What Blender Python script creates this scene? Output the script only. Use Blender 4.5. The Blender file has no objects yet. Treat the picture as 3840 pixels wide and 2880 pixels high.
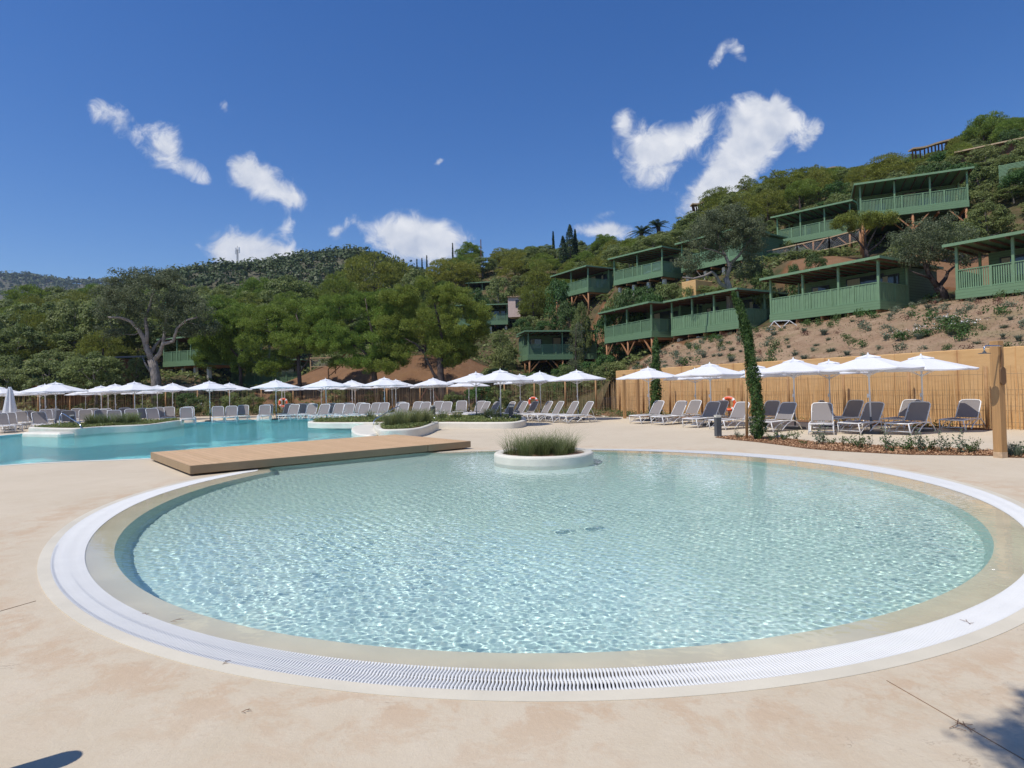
import bpy, bmesh, math, random
import numpy as np
from mathutils import Vector, Matrix, geometry
R = math.radians
rng = np.random.default_rng(7)
random.seed(7)
scene = bpy.context.scene
COL = scene.collection

# ------------------------------------------------------------------ camera
F, CX, CY = 2300.0, 1920.0, 1440.0
CAMH, PITCH, ROLL, SHIFT = 1.65, R(1.2), math.atan(0.02125), -32.0
camd = bpy.data.cameras.new('camera')
camd.sensor_width = 36.0
camd.lens = 36.0 * F / 3840.0
camd.shift_y = SHIFT / 3840.0
camd.clip_start, camd.clip_end = 0.05, 12000
cam = bpy.data.objects.new('camera', camd)
CR = Matrix.Rotation(math.pi / 2 + PITCH, 3, 'X') @ Matrix.Rotation(-ROLL, 3, 'Z')
cam.matrix_world = Matrix.Translation((0, 0, CAMH)) @ CR.to_4x4()
COL.objects.link(cam)
scene.camera = cam

# ------------------------------------------------------------------ sun, sky, exposure
SUN_AZ, SUN_EL = R(36), R(62)        # azimuth measured from -X towards -Y
sun_dir = Vector((-math.cos(SUN_AZ) * math.cos(SUN_EL), -math.sin(SUN_AZ) * math.cos(SUN_EL), math.sin(SUN_EL)))
sd = bpy.data.lights.new('sun', 'SUN')
sd.energy, sd.angle, sd.color = 4.35, R(0.5), (1.0, 0.955, 0.88)
sun = bpy.data.objects.new('sun', sd)
sun.rotation_euler = sun_dir.to_track_quat('Z', 'Y').to_euler()
COL.objects.link(sun)
scene.view_settings.view_transform = 'Standard'
scene.view_settings.look = 'None'
scene.view_settings.exposure = 0.0
scene.view_settings.gamma = 1.0

def ray(px, py):
    v = Vector((px - CX, CY - py + SHIFT, -F))
    d = CR @ v
    return d
def at(px, py, z=0.0):               # the point of height z seen at a photo pixel
    d = ray(px, py)
    t = (z - CAMH) / d.z
    return Vector((d.x * t, d.y * t, z))
def dep(px, py, Y):                  # the point at distance Y seen at a photo pixel
    d = ray(px, py)
    t = Y / d.y
    return Vector((d.x * t, Y, CAMH + d.z * t))

# ------------------------------------------------------------------ node helpers
class NT:
    def __init__(s, tree): s.t = tree; s.n = tree.nodes; s.l = tree.links
    def add(s, typ, inp=None, **kw):
        n = s.n.new(typ)
        for k, v in kw.items(): setattr(n, k, v)
        for k, v in (inp or {}).items(): s.set(n.inputs[k], v)
        return n
    def set(s, sock, v):
        if isinstance(v, bpy.types.NodeSocket): s.l.new(v, sock)
        elif isinstance(v, bpy.types.Node): s.l.new(v.outputs[0], sock)
        else:
            if isinstance(v, (tuple, list)) and len(v) == 3 and sock.type == 'RGBA': v = (*v, 1)
            sock.default_value = v
    def math(s, op, a, b=None, c=None, clamp=False):
        n = s.n.new('ShaderNodeMath'); n.operation = op; n.use_clamp = clamp
        s.set(n.inputs[0], a)
        if b is not None: s.set(n.inputs[1], b)
        if c is not None: s.set(n.inputs[2], c)
        return n.outputs[0]
    def mix(s, f, a, b, blend='MIX'):
        n = s.n.new('ShaderNodeMix'); n.data_type = 'RGBA'; n.blend_type = blend
        s.set(n.inputs['Factor'], f); s.set(n.inputs[6], a); s.set(n.inputs[7], b)
        return n.outputs[2]
    def ramp(s, f, lo, hi, a=0.0, b=1.0, interp='LINEAR'):
        n = s.n.new('ShaderNodeMapRange'); n.interpolation_type = interp
        s.set(n.inputs[0], f); s.set(n.inputs[1], lo); s.set(n.inputs[2], hi); s.set(n.inputs[3], a); s.set(n.inputs[4], b)
        return n.outputs[0]
    def noise(s, vec, scale, detail=4, rough=.5, dist=0.0, sx=None):
        if sx is not None:
            m = s.add('ShaderNodeMapping', {0: vec}); m.inputs['Scale'].default_value = sx; vec = m.outputs[0]
        n = s.add('ShaderNodeTexNoise', {'Vector': vec, 'Scale': scale, 'Detail': detail, 'Roughness': rough, 'Distortion': dist})
        return n.outputs['Fac']
def newmat(name):
    m = bpy.data.materials.new(name); m.use_nodes = True
    t = NT(m.node_tree); t.n.clear()
    out = t.add('ShaderNodeOutputMaterial')
    return m, t, out
def pbsdf(t, out, col, rough=.6, metal=0., spec=.5, bump=None, bstr=.3, bdist=.01, trans=0):
    b = t.add('ShaderNodeBsdfPrincipled')
    t.set(b.inputs['Base Color'], col); t.set(b.inputs['Roughness'], rough)
    t.set(b.inputs['Metallic'], metal); t.set(b.inputs['Specular IOR Level'], spec)
    if bump is not None:
        bn = t.add('ShaderNodeBump', {'Strength': bstr, 'Distance': bdist, 'Height': bump})
        t.l.new(bn.outputs[0], b.inputs['Normal'])
    t.l.new(b.outputs[0], out.inputs[0])
    return b
def mul(c, k): return tuple(min(1, x * k) for x in c[:3])
def simple(name, col, rough=.6, var=.12, scale=4., metal=0., spec=.5, bump=0., bscale=40., sx=None, objrand=0.):
    m, t, out = newmat(name)
    g = t.add('ShaderNodeTexCoord').outputs['Object']
    n1 = t.noise(g, scale, 5, .6, sx=sx)
    c = t.mix(t.ramp(n1, .3, .7), mul(col, 1 - var), mul(col, 1 + var))
    if objrand:
        r_ = t.add('ShaderNodeObjectInfo').outputs['Random']
        c = t.mix(t.math('MULTIPLY', r_, objrand), c, mul(col, .55))
    pbsdf(t, out, c, rough, metal, spec, bump=t.noise(g, bscale, 4, sx=sx) if bump else None, bstr=bump)
    return m

# ------------------------------------------------------------------ sky with small cumulus clouds
world = bpy.data.worlds.new('World'); scene.world = world; world.use_nodes = True
w = NT(world.node_tree); w.n.clear()
wo = w.add('ShaderNodeOutputWorld')
sky = w.add('ShaderNodeTexSky', sky_type='NISHITA', sun_disc=False)
sky.sun_elevation = SUN_EL
sky.sun_rotation = math.atan2(sun_dir.x, sun_dir.y)
sky.altitude, sky.air_density, sky.dust_density, sky.ozone_density = 300, 1.0, .35, 3.0
hs = w.add('ShaderNodeHueSaturation', {'Hue': .5115, 'Saturation': 1.34, 'Value': 1.10, 'Color': sky.outputs[0]})
dirv = w.add('ShaderNodeTexCoord').outputs['Generated']
sep = w.add('ShaderNodeSeparateXYZ', {0: dirv})
ysafe = w.math('MAXIMUM', sep.outputs[1], .05)
U = w.math('DIVIDE', sep.outputs[0], ysafe); V = w.math('DIVIDE', sep.outputs[2], ysafe)
front = w.math('GREATER_THAN', sep.outputs[1], .06)
comb = w.add('ShaderNodeCombineXYZ', {0: U, 1: V, 2: 0.0}).outputs[0]
nz_big = w.noise(comb, 9, 3, .55); nz_fine = w.noise(comb, 24, 8, .66, .7)
nz2 = w.noise(comb, 24, 2, .5)
# each lobe: centre and half axes as photo pixels of the sky direction, tilt, strength
lobes = [(415,440,95,62,.6,.74),(615,545,85,85,.3,1.0),(725,640,80,40,.6,.62),(925,650,60,75,-.3,.9),(1015,695,110,62,.55,1.0),(1100,750,50,40,.5,.55),
         (905,940,140,80,.1,1.2),(1030,975,110,60,.1,.9),(1500,890,120,85,.1,1.2),(1640,915,130,75,.15,1.2),(1255,868,34,32,.2,.75),
         (2335,455,34,50,.3,.75),(2425,570,105,105,-.4,1.15),(2530,545,85,75,-.5,.85),(2625,470,75,50,-.85,.95),(2450,680,70,40,-.2,.5),
         (2830,435,95,70,.2,1.2),(2930,460,85,70,.2,1.0),(2820,545,125,85,-.8,1.2),(2730,640,125,75,-.95,1.15),(2665,735,95,60,-.95,1.0),(3035,515,70,32,-.95,.85),
         (2690,210,26,62,.45,.62),(2765,185,30,62,-.35,.62),(2215,858,90,30,0,.55),(2310,866,70,34,0,.85),(2280,800,70,16,-.2,.4),
         (1645,607,26,16,-.5,.68),(840,400,22,40,-.3,.5),(1080,850,30,36,.5,.5),(1330,830,40,30,.5,.42),(2560,760,60,50,-.6,.5),(2905,370,14,40,.2,.42),
         (-500,500,300,120,.2,1.2),(4300,300,260,140,.2,1.2),(4500,900,300,120,.2,1.2),(1700,-600,300,150,.2,1.2),(3100,-900,330,150,.2,1.2)]
fld = None
for (cx, cy, a, b, tl, st) in lobes:
    d = ray(cx, cy); cu, cv = d.x / d.y, d.z / d.y
    a_, b_ = a / F * 1.1, b / F * 1.1
    du = w.math('SUBTRACT', U, cu); dv = w.math('SUBTRACT', V, cv)
    c_, s_ = math.cos(-tl), math.sin(-tl)
    e1 = w.math('ADD', w.math('MULTIPLY', du, c_ / a_), w.math('MULTIPLY', dv, s_ / a_))
    e2 = w.math('ADD', w.math('MULTIPLY', du, -s_ / b_), w.math('MULTIPLY', dv, c_ / b_))
    q = w.math('ADD', w.math('MULTIPLY', e1, e1), w.math('MULTIPLY', e2, e2))
    v_ = w.math('MULTIPLY', w.math('EXPONENT', w.math('MULTIPLY', q, -1.1)), st)
    fld = v_ if fld is None else w.math('ADD', fld, v_)
dens = w.math('ADD', fld, w.math('ADD', w.math('MULTIPLY', w.math('SUBTRACT', nz_fine, .5), 1.7), w.math('MULTIPLY', w.math('SUBTRACT', nz_big, .5), .9)))
dens = w.math('MULTIPLY', dens, w.ramp(fld, .05, .3))
cmask = w.math('MULTIPLY', w.ramp(dens, .31, 1.08, interp='SMOOTHSTEP'), w.math('MULTIPLY', front, .96))
shade = w.ramp(w.math('ADD', w.math('MULTIPLY', nz2, .8), w.math('MULTIPLY', nz_fine, .4)), .42, .78)
ccol = w.mix(shade, (.58, .63, .74), (.90, .91, .94))
skyb = w.add('ShaderNodeBackground', {'Color': hs.outputs[0], 'Strength': .114})
cldb = w.add('ShaderNodeBackground', {'Color': ccol, 'Strength': 1.0})
wm = w.add('ShaderNodeMixShader', {0: cmask, 1: skyb.outputs[0], 2: cldb.outputs[0]})
w.l.new(wm.outputs[0], wo.inputs[0])

# ------------------------------------------------------------------ object helpers
def tag(o, label=None, cat=None, group=None, kind=None):
    if label: o['label'] = label
    if cat: o['category'] = cat
    if group: o['group'] = group
    if kind: o['kind'] = kind
    return o
def empty(name, loc=(0, 0, 0), rz=0.0):
    o = bpy.data.objects.new(name, None); o.location = loc; o.rotation_euler = (0, 0, rz)
    o.empty_display_size = .2; COL.objects.link(o); return o
def link_mesh(name, me, mat=None, parent=None, smooth=False):
    if mat is not None and not me.materials: me.materials.append(mat)
    o = bpy.data.objects.new(name, me); COL.objects.link(o)
    if parent is not None: o.parent = parent
    if smooth: me.shade_smooth()
    return o
def npmesh(name, verts, faces, attr=None, smooth=False):
    """verts (N,3), faces (M,k) arrays -> mesh"""
    verts = np.asarray(verts, dtype=np.float32); faces = np.asarray(faces, dtype=np.int32)
    me = bpy.data.meshes.new(name)
    k = faces.shape[1]
    me.vertices.add(len(verts)); me.vertices.foreach_set('co', verts.ravel())
    me.loops.add(faces.size); me.loops.foreach_set('vertex_index', faces.ravel())
    me.polygons.add(len(faces)); me.polygons.foreach_set('loop_start', np.arange(len(faces), dtype=np.int32) * k)
    me.polygons.foreach_set('loop_total', np.full(len(faces), k, dtype=np.int32))
    if attr is not None:
        a = me.attributes.new('tint', 'FLOAT', 'POINT'); a.data.foreach_set('value', np.asarray(attr, dtype=np.float32))
    me.update(calc_edges=True)
    if smooth: me.shade_smooth()
    return me
class MB:
    """collects shapes; build() links them as ONE mesh object"""
    def __init__(s): s.v = []; s.f = []; s.sm = False
    def poly(s, pts, faces):
        o = len(s.v); s.v += [tuple(p) for p in pts]; s.f += [tuple(i + o for i in f) for f in faces]; return s
    def box(s, a, b, M=None):
        (x0, y0, z0), (x1, y1, z1) = a, b
        p = [Vector(q) for q in ((x0,y0,z0),(x1,y0,z0),(x1,y1,z0),(x0,y1,z0),(x0,y0,z1),(x1,y0,z1),(x1,y1,z1),(x0,y1,z1))]
        if M is not None: p = [M @ q for q in p]
        return s.poly(p, [(0,3,2,1),(4,5,6,7),(0,1,5,4),(1,2,6,5),(2,3,7,6),(3,0,4,7)])
    def cbox(s, c, d, M=None):
        return s.box([c[i] - d[i] / 2 for i in range(3)], [c[i] + d[i] / 2 for i in range(3)], M)
    def bar(s, p, q, w_, h_=None, up=(0, 0, 1)):
        p, q = Vector(p), Vector(q); h_ = h_ or w_
        d = (q - p); L = d.length
        if L < 1e-6: return s
        z = d / L; x = Vector(up).cross(z)
        if x.length < 1e-3: x = Vector((1, 0, 0)).cross(z)
        x.normalize(); y = z.cross(x)
        pts = []
        for e in (p, q):
            for sx_, sy_ in ((-1,-1),(1,-1),(1,1),(-1,1)): pts.append(e + x * sx_ * w_ / 2 + y * sy_ * h_ / 2)
        return s.poly(pts, [(0,3,2,1),(4,5,6,7),(0,1,5,4),(1,2,6,5),(2,3,7,6),(3,0,4,7)])
    def tube(s, pts, rad, n=8, cap=True):
        pts = [Vector(p) for p in pts]; m = len(pts)
        rad = rad if isinstance(rad, (list, tuple)) else [rad] * m
        rings = []; px_ = None
        for i, p in enumerate(pts):
            d = (pts[min(i + 1, m - 1)] - pts[max(i - 1, 0)]).normalized()
            x = px_ if px_ is not None else (Vector((0, 0, 1)) if abs(d.z) < .9 else Vector((1, 0, 0)))
            x = (x - d * x.dot(d))
            if x.length < 1e-4: x = Vector((0, 1, 0)) - d * d.y
            x.normalize(); px_ = x; y = d.cross(x)
            rings.append([p + (x * math.cos(a) + y * math.sin(a)) * rad[i] for a in [2 * math.pi * k / n for k in range(n)]])
        o = len(s.v)
        for r_ in rings: s.v += [tuple(q) for q in r_]
        for i in range(m - 1):
            for k in range(n):
                k2 = (k + 1) % n
                s.f.append((o + i*n + k, o + i*n + k2, o + (i+1)*n + k2, o + (i+1)*n + k))
        if cap:
            s.f.append(tuple(o + k for k in range(n))[::-1]); s.f.append(tuple(o + (m-1)*n + k for k in range(n)))
        return s
    def lathe(s, prof, n=16, c=(0, 0, 0)):
        o = len(s.v)
        for (r_, z) in prof:
            for k in range(n):
                a = 2 * math.pi * k / n; s.v.append((c[0] + r_ * math.cos(a), c[1] + r_ * math.sin(a), c[2] + z))
        for i in range(len(prof) - 1):
            for k in range(n):
                k2 = (k + 1) % n; s.f.append((o + i*n + k, o + i*n + k2, o + (i+1)*n + k2, o + (i+1)*n + k))
        return s
    def mesh(s, name):
        me = bpy.data.meshes.new(name); me.from_pydata(s.v, [], s.f); me.update(); return me
    def build(s, name, mat, parent=None, smooth=False, bevel=0):
        me = s.mesh(name)
        if bevel:
            bm = bmesh.new(); bm.from_mesh(me)
            bmesh.ops.bevel(bm, geom=bm.edges[:] , offset=bevel, segments=1, affect='EDGES'); bm.to_mesh(me); bm.free()
        return link_mesh(name, me, mat, parent, smooth)
def copy_tree(o, parent=None):
    c = o.copy(); COL.objects.link(c); c.parent = parent
    for k in ('label', 'group'):
        if parent is None and k in c: del c[k]
    for ch in [x for x in CH.get(o.name, [])]: copy_tree(ch, c)
    return c
CH = {}
def remember(o):                      # children table, so that copying stays quick
    def rec(a):
        CH[a.name] = [x for x in bpy.data.objects if x.parent == a]
        for x in CH[a.name]: rec(x)
    rec(o); return o
def smooth_closed(pts, per=8):
    n = len(pts); out = []
    for i in range(n):
        p0, p1, p2, p3 = [np.array(pts[(i + k - 1) % n][:2], float) for k in range(4)]
        for j in range(per):
            t = j / per
            out.append(tuple(.5 * ((2*p1) + (-p0+p2)*t + (2*p0-5*p1+4*p2-p3)*t*t + (-p0+3*p1-3*p2+p3)*t**3)))
    return out
def fill(name, loops, z=0.0, mat=None, thick=0.0):
    """flat sheet with holes (first loop is the outline)"""
    L = [[Vector((x, y, 0)) for x, y in l] for l in loops]
    tris = geometry.tessellate_polygon(L)
    v = [(p.x, p.y, z) for l in L for p in l]
    me = bpy.data.meshes.new(name); me.from_pydata(v, [], [tuple(t) for t in tris]); me.update()
    bm = bmesh.new(); bm.from_mesh(me); bmesh.ops.recalc_face_normals(bm, faces=bm.faces)
    if bm.faces and sum(f.normal.z for f in bm.faces) < 0: bmesh.ops.reverse_faces(bm, faces=bm.faces)
    for f in bm.faces:
        if f.normal.z < 0: f.normal_flip()
    bm.to_mesh(me); bm.free()
    return link_mesh(name, me, mat)
def strip(mb, a, b, za, zb):
    """surface between two matching closed loops"""
    n = len(a); o = len(mb.v)
    mb.v += [(x, y, za) for x, y in a] + [(x, y, zb) for x, y in b]
    for i in range(n):
        j = (i + 1) % n; mb.f.append((o + i, o + j, o + n + j, o + n + i))
    return mb
def offset_loop(pts, d):
    """inward for positive d (counter-clockwise loop)"""
    n = len(pts); out = []
    for i in range(n):
        a, b = np.array(pts[i - 1]), np.array(pts[(i + 1) % n]); t = b - a; t = t / (np.linalg.norm(t) + 1e-9)
        out.append((pts[i][0] - t[1] * d, pts[i][1] + t[0] * d))
    return out
def ccw(pts):
    a = sum(pts[i-1][0]*pts[i][1] - pts[i][0]*pts[i-1][1] for i in range(len(pts)))
    return pts if a > 0 else pts[::-1]
def inside(x, y, poly):
    c = False; j = len(poly) - 1
    for i in range(len(poly)):
        xi, yi = poly[i]; xj, yj = poly[j]
        if (yi > y) != (yj > y) and x < (xj - xi) * (y - yi) / (yj - yi) + xi: c = not c
        j = i
    return c
# ================================================================== materials of the terrace and pools
def mat_terrace():
    m, t, out = newmat('stamped_concrete')
    g = t.add('ShaderNodeTexCoord').outputs['Object']
    big = t.noise(g, .55, 6, .62, .6)
    med = t.noise(g, 3.4, 10, .74, .4)
    med2 = t.noise(t.add('ShaderNodeMapping', {0: g, 'Location': (13., 7., 0.)}).outputs[0], 1.1, 9, .72, .8)
    fine = t.noise(g, 60, 3, .6)
    c = t.mix(t.ramp(big, .36, .66), (.525, .44, .315), (.58, .49, .36))
    c = t.mix(t.math('MULTIPLY', t.ramp(med, .40, .66), .4), c, (.61, .535, .415))
    c = t.mix(t.math('MULTIPLY', t.ramp(med2, .56, .66), .12), c, (.47, .33, .21))
    c = t.mix(t.math('MULTIPLY', t.ramp(fine, .35, .65), .14), c, (.45, .36, .28))
    # rusty water stain that has crept out from the pool ring
    dxy = t.add('ShaderNodeVectorMath', {0: g, 1: (.42, 10.05, 0)}, operation='DISTANCE').outputs['Value']
    band = t.math('MULTIPLY', t.ramp(dxy, 6.6, 6.85), t.ramp(dxy, 6.9, 7.75, 1, 0))
    c = t.mix(t.math('MULTIPLY', t.math('MULTIPLY', band, .42), t.ramp(t.noise(g, 2.6, 10, .76, .3), .47, .56)), c, (.46, .29, .165))
    c = t.mix(t.math('MULTIPLY', t.ramp(t.noise(g, 30, 5, .7), .62, .75), .35), c, (.33, .22, .13))
    # thin wavy tool marks left by the stamping
    w1 = t.noise(g, 3.0, 4, .55, 2.2, sx=(.55, 1.9, 1))
    ln = t.math('ABSOLUTE', t.math('SUBTRACT', w1, .5))
    gate = t.ramp(t.noise(g, 1.7, 3, .6), .56, .68)
    mark = t.math('MULTIPLY', t.ramp(ln, .0, .007, 1, 0), gate)
    c = t.mix(t.math('MULTIPLY', mark, .6), c, (.30, .21, .14))
    h = t.math('ADD', t.math('MULTIPLY', med, .8), t.math('MULTIPLY', t.noise(g, 14, 8, .75), .6))
    h = t.math('SUBTRACT', h, t.math('MULTIPLY', mark, .25))
    pbsdf(t, out, c, .78, spec=.3, bump=h, bstr=.5, bdist=.02)
    return m
MT = {}
MT['terrace'] = mat_terrace()
def mat_plaster(name, col, speck=.25):
    m, t, out = newmat(name)
    g = t.add('ShaderNodeTexCoord').outputs['Object']
    c = t.mix(t.ramp(t.noise(g, 1.6, 6, .6), .35, .65), mul(col, .92), mul(col, 1.06))
    v = t.add('ShaderNodeTexVoronoi', {'Vector': g, 'Scale': 42.0})
    c = t.mix(t.math('MULTIPLY', t.ramp(v.outputs['Distance'], .05, .1, 1, 0), speck), c, (.2, .17, .12))
    c = t.mix(t.math('MULTIPLY', t.ramp(t.noise(g, 160, 2), .4, .65), .15), c, mul(col, .75))
    pbsdf(t, out, c, .5, spec=.4, bump=t.noise(g, 120, 3), bstr=.12, bdist=.003)
    return m
MT['coping'] = mat_plaster('cream_pool_render', (.64, .58, .455))
MT['shelf'] = mat_plaster('wet_sand_render', (.70, .605, .46), .3)
MT['render'] = mat_plaster('white_planter_render', (.71, .665, .56), .1)
def mat_poolfloor(name, a, b, c3, sc=14.):
    m, t, out = newmat(name)
    g = t.add('ShaderNodeTexCoord').outputs['Object']
    c = t.mix(t.ramp(t.noise(g, sc, 3, .6), .4, .6), a, b)
    c = t.mix(t.math('MULTIPLY', t.ramp(t.noise(g, sc * 2.3, 2, .5), .56, .64), .5), c, c3)
    pbsdf(t, out, c, .6, spec=.2)
    return m
MT['kidfloor'] = mat_poolfloor('pale_aqua_pool_finish', (.47, .61, .57), (.56, .69, .65), (.70, .75, .64))
MT['mainfloor'] = mat_poolfloor('turquoise_pool_finish', (.36, .73, .78), (.42, .78, .81), (.55, .82, .82), 2.)
MT['grate'] = simple('white_plastic_grate', (.70, .695, .67), .6, .03, 3, spec=.25)
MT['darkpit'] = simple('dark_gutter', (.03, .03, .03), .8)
def mat_water(name, tint, bump=0., bsc=9., rough=0.0, bdist=.02):
    m, t, out = newmat(name)
    g = t.add('ShaderNodeTexCoord').outputs['Object']
    b = t.add('ShaderNodeBsdfPrincipled')
    b.inputs['Base Color'].default_value = (*tint, 1)
    b.inputs['Transmission Weight'].default_value = 1.0
    b.inputs['Roughness'].default_value = rough; b.inputs['IOR'].default_value = 1.33
    t.l.new(b.outputs[0], out.inputs[0])
    return m
def mat_water_far(name):
    m, t, out = newmat(name)
    g = t.add('ShaderNodeTexCoord').outputs['Object']
    n1 = t.noise(g, 2.4, 4, .6, .6); n2 = t.noise(g, 9, 4, .65, .4)
    h = t.math('ADD', t.math('MULTIPLY', n1, .7), t.math('MULTIPLY', n2, .3))
    bn = t.add('ShaderNodeBump', {'Strength': .8, 'Distance': .16, 'Height': h})
    tr = t.add('ShaderNodeBsdfTransparent', {'Color': (.80, .96, .96, 1)})
    rf = t.add('ShaderNodeBsdfRefraction', {'Color': (.72, .95, .97, 1), 'IOR': 1.33, 'Roughness': .0, 'Normal': bn.outputs[0]})
    gl = t.add('ShaderNodeBsdfGlossy', {'Roughness': .03, 'Normal': bn.outputs[0]})
    fr = t.add('ShaderNodeFresnel', {'IOR': 1.33, 'Normal': bn.outputs[0]})
    m1 = t.add('ShaderNodeMixShader', {0: .35, 1: tr.outputs[0], 2: rf.outputs[0]})
    m2 = t.add('ShaderNodeMixShader', {0: t.math('MULTIPLY', fr.outputs[0], 1.0), 1: m1.outputs[0], 2: gl.outputs[0]})
    t.l.new(m2.outputs[0], out.inputs[0])
    return m
MT['water'] = mat_water('rippled_pool_water', (.93, 1.0, .99))
MT['waterfar'] = mat_water_far('main_pool_water')
def mat_board(name, c1, c2, pitch, axis=0, rough=.55, gap=.06):
    """boards as a pattern inside one part: a dark joint every pitch metres along the object's axis"""
    m, t, out = newmat(name)
    g = t.add('ShaderNodeTexCoord').outputs['Object']
    s = t.add('ShaderNodeSeparateXYZ', {0: g}).outputs[axis]
    u = t.math('DIVIDE', s, pitch); idx = t.math('FLOOR', u); fr = t.math('FRACT', u)
    wn = t.add('ShaderNodeTexWhiteNoise', {'W': idx}, noise_dimensions='1D').outputs['Value']
    sx = [.6, .6, .6]; sx[axis] = 14
    grain = t.noise(g, 3, 6, .65, sx=tuple(sx))
    c = t.mix(wn, c1, c2)
    c = t.mix(t.math('MULTIPLY', t.ramp(grain, .45, .62), .35), c, mul(c1, .62))
    edge = t.math('MINIMUM', fr, t.math('SUBTRACT', 1.0, fr))
    joint = t.ramp(edge, 0, gap, 1, 0)
    c = t.mix(t.math('MULTIPLY', joint, .8), c, mul(c1, .12))
    pbsdf(t, out, c, rough, spec=.3, bump=t.math('SUBTRACT', t.math('MULTIPLY', grain, .2), joint), bstr=.5, bdist=.008)
    return m

# ================================================================== outlines (measured on the ground)
z1 = lambda x, y: (x / 1.3485, 1650 + y / 1.3485)
z2 = lambda x, y: (1300 + x / 1.296, 1600 + y / 1.296)
z3 = lambda x, y: (2540 + x / 1.296, 1600 + y / 1.296)
PC = np.array([.35, 9.9])
deckP = [at(*p, .215) for p in ((554, 1696.5), (713, 1747), (1765, 1654), (1490, 1631))]
dA, dB, dC, dD = [np.array(p[:2]) for p in deckP]
def radial(pts, back):
    P = np.array([at(*p)[:2] for p in pts]) - PC
    th = np.arctan2(P[:, 1], P[:, 0]); r = np.hypot(P[:, 0], P[:, 1])
    K = 3
    A = [np.ones(len(th))]
    for k in range(1, K + 1): A += [np.cos(k*th), np.sin(k*th)]
    A = np.array(A).T
    reg = np.diag([0] + [.02*k*k for k in range(1, K+1) for _ in (0, 1)])
    s = np.linalg.solve(A.T @ A + reg, A.T @ r)
    T = np.linspace(0, 2*np.pi, 720, endpoint=False)
    B = [np.ones(len(T))]
    for k in range(1, K + 1): B += [np.cos(k*T), np.sin(k*T)]
    rr = np.array(B).T @ s
    # where the boardwalk crosses, the basin runs straight under it
    u = (dC - dB) / np.linalg.norm(dC - dB); nrm = np.array([-u[1], u[0]])
    if nrm @ (PC - dB) > 0: nrm = -nrm
    dist = (dB - PC) @ nrm + back
    c = np.cos(T) * nrm[0] + np.sin(T) * nrm[1]
    rl = np.where(c > .2, dist / np.maximum(c, .2), 0)
    th0 = math.atan2(*(dB - PC + u * 1.15)[::-1]); th1 = math.atan2(*(dC - PC - u * .9)[::-1])
    sel = (T >= th1) & (T <= th0)
    w_ = np.clip(np.minimum(T - th1, th0 - T) / .10, 0, 1); w_ = w_ * w_ * (3 - 2*w_)
    rr = np.where(sel, rr * (1 - w_) + np.maximum(rl, rr) * w_, rr)
    return [(PC[0] + a*math.cos(b), PC[1] + a*math.sin(b)) for a, b in zip(rr, T)]
deepL = radial([z1(1180,195),z1(850,330),z1(600,470),z1(545,560),z1(570,640),z1(640,700),z1(850,800),z1(1250,925),z1(1750,1008),z2(400,1050),z2(1000,1085),z2(1600,1065),z3(500,1000),z3(1000,885),z3(1350,780),z3(1560,620),z3(1560,530),z3(1400,410),z3(1200,330),z3(800,230),z3(400,165),z3(0,140)], .25)
ginL = radial([z1(1105,188),z1(760,320),z1(480,460),z1(400,560),z1(390,640),z1(470,745),z1(800,890),z1(1250,1020),z1(1750,1105),z2(400,1160),z2(1000,1178),z2(1600,1155),z3(300,1125),z3(800,1055),z3(1200,960),z3(1500,870),z3(1685,775),z3(1685,490),z3(1500,375),z3(1200,275),z3(800,195),z3(400,145),z3(0,128)], .6)
goutL = radial([z1(1020,190),z1(750,275),z1(450,400),z1(250,560),z1(220,640),z1(250,740),z1(330,820),z1(800,1035),z1(1250,1145),z1(1750,1210),z2(400,1255),z2(1000,1272),z2(1600,1255),z3(0,1252),z3(500,1215),z3(1000,1135),z3(1400,1025),z3(1685,955),z3(1685,395),z3(1500,330),z3(1200,240),z3(800,170),z3(400,130),z3(0,118)], .85)
creamL = [(p[0] + (p[0]-PC[0]) * .0165, p[1] + (p[1]-PC[1]) * .0165) for p in goutL]

# main pool outline
near = [at(*p)[:2] for p in ((-500, 1790), (0, 1748), (270, 1733), (555, 1722))]
far = [at(*p)[:2] for p in ((1440, 1564.5), (1200, 1569), (975, 1573), (860, 1578), (700, 1585), (560, 1596), (300, 1612), (125, 1622), (0, 1632), (-250, 1655))]
mainL = near + [(-5.5, 17.8), (-3.6, 20.6), (-3.9, 24.), (-4.5, 30.)] + far + [(-30., 22.)]
mainL = ccw([tuple(p) for p in smooth_closed(mainL, 6)])

# ================================================================== terrace sheet, pools
terr_out = [(45, -30), (45, -22), (33, -20), (20.2, 9.6), (16.25, 19.7), (14.75, 23.5), (12.35, 28.1), (10.05, 32.5), (6.95, 40.3), (3.6, 43.2), (-2.4, 47.2), (-9, 50.2), (-17.8, 51.2), (-37.4, 51.2), (-60, 51), (-60, -30)]
terr_out = ccw(terr_out)
o = fill('pool_terrace', [terr_out, creamL[::3], mainL], 0.0, MT['terrace']); tag(o, kind='structure')
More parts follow.
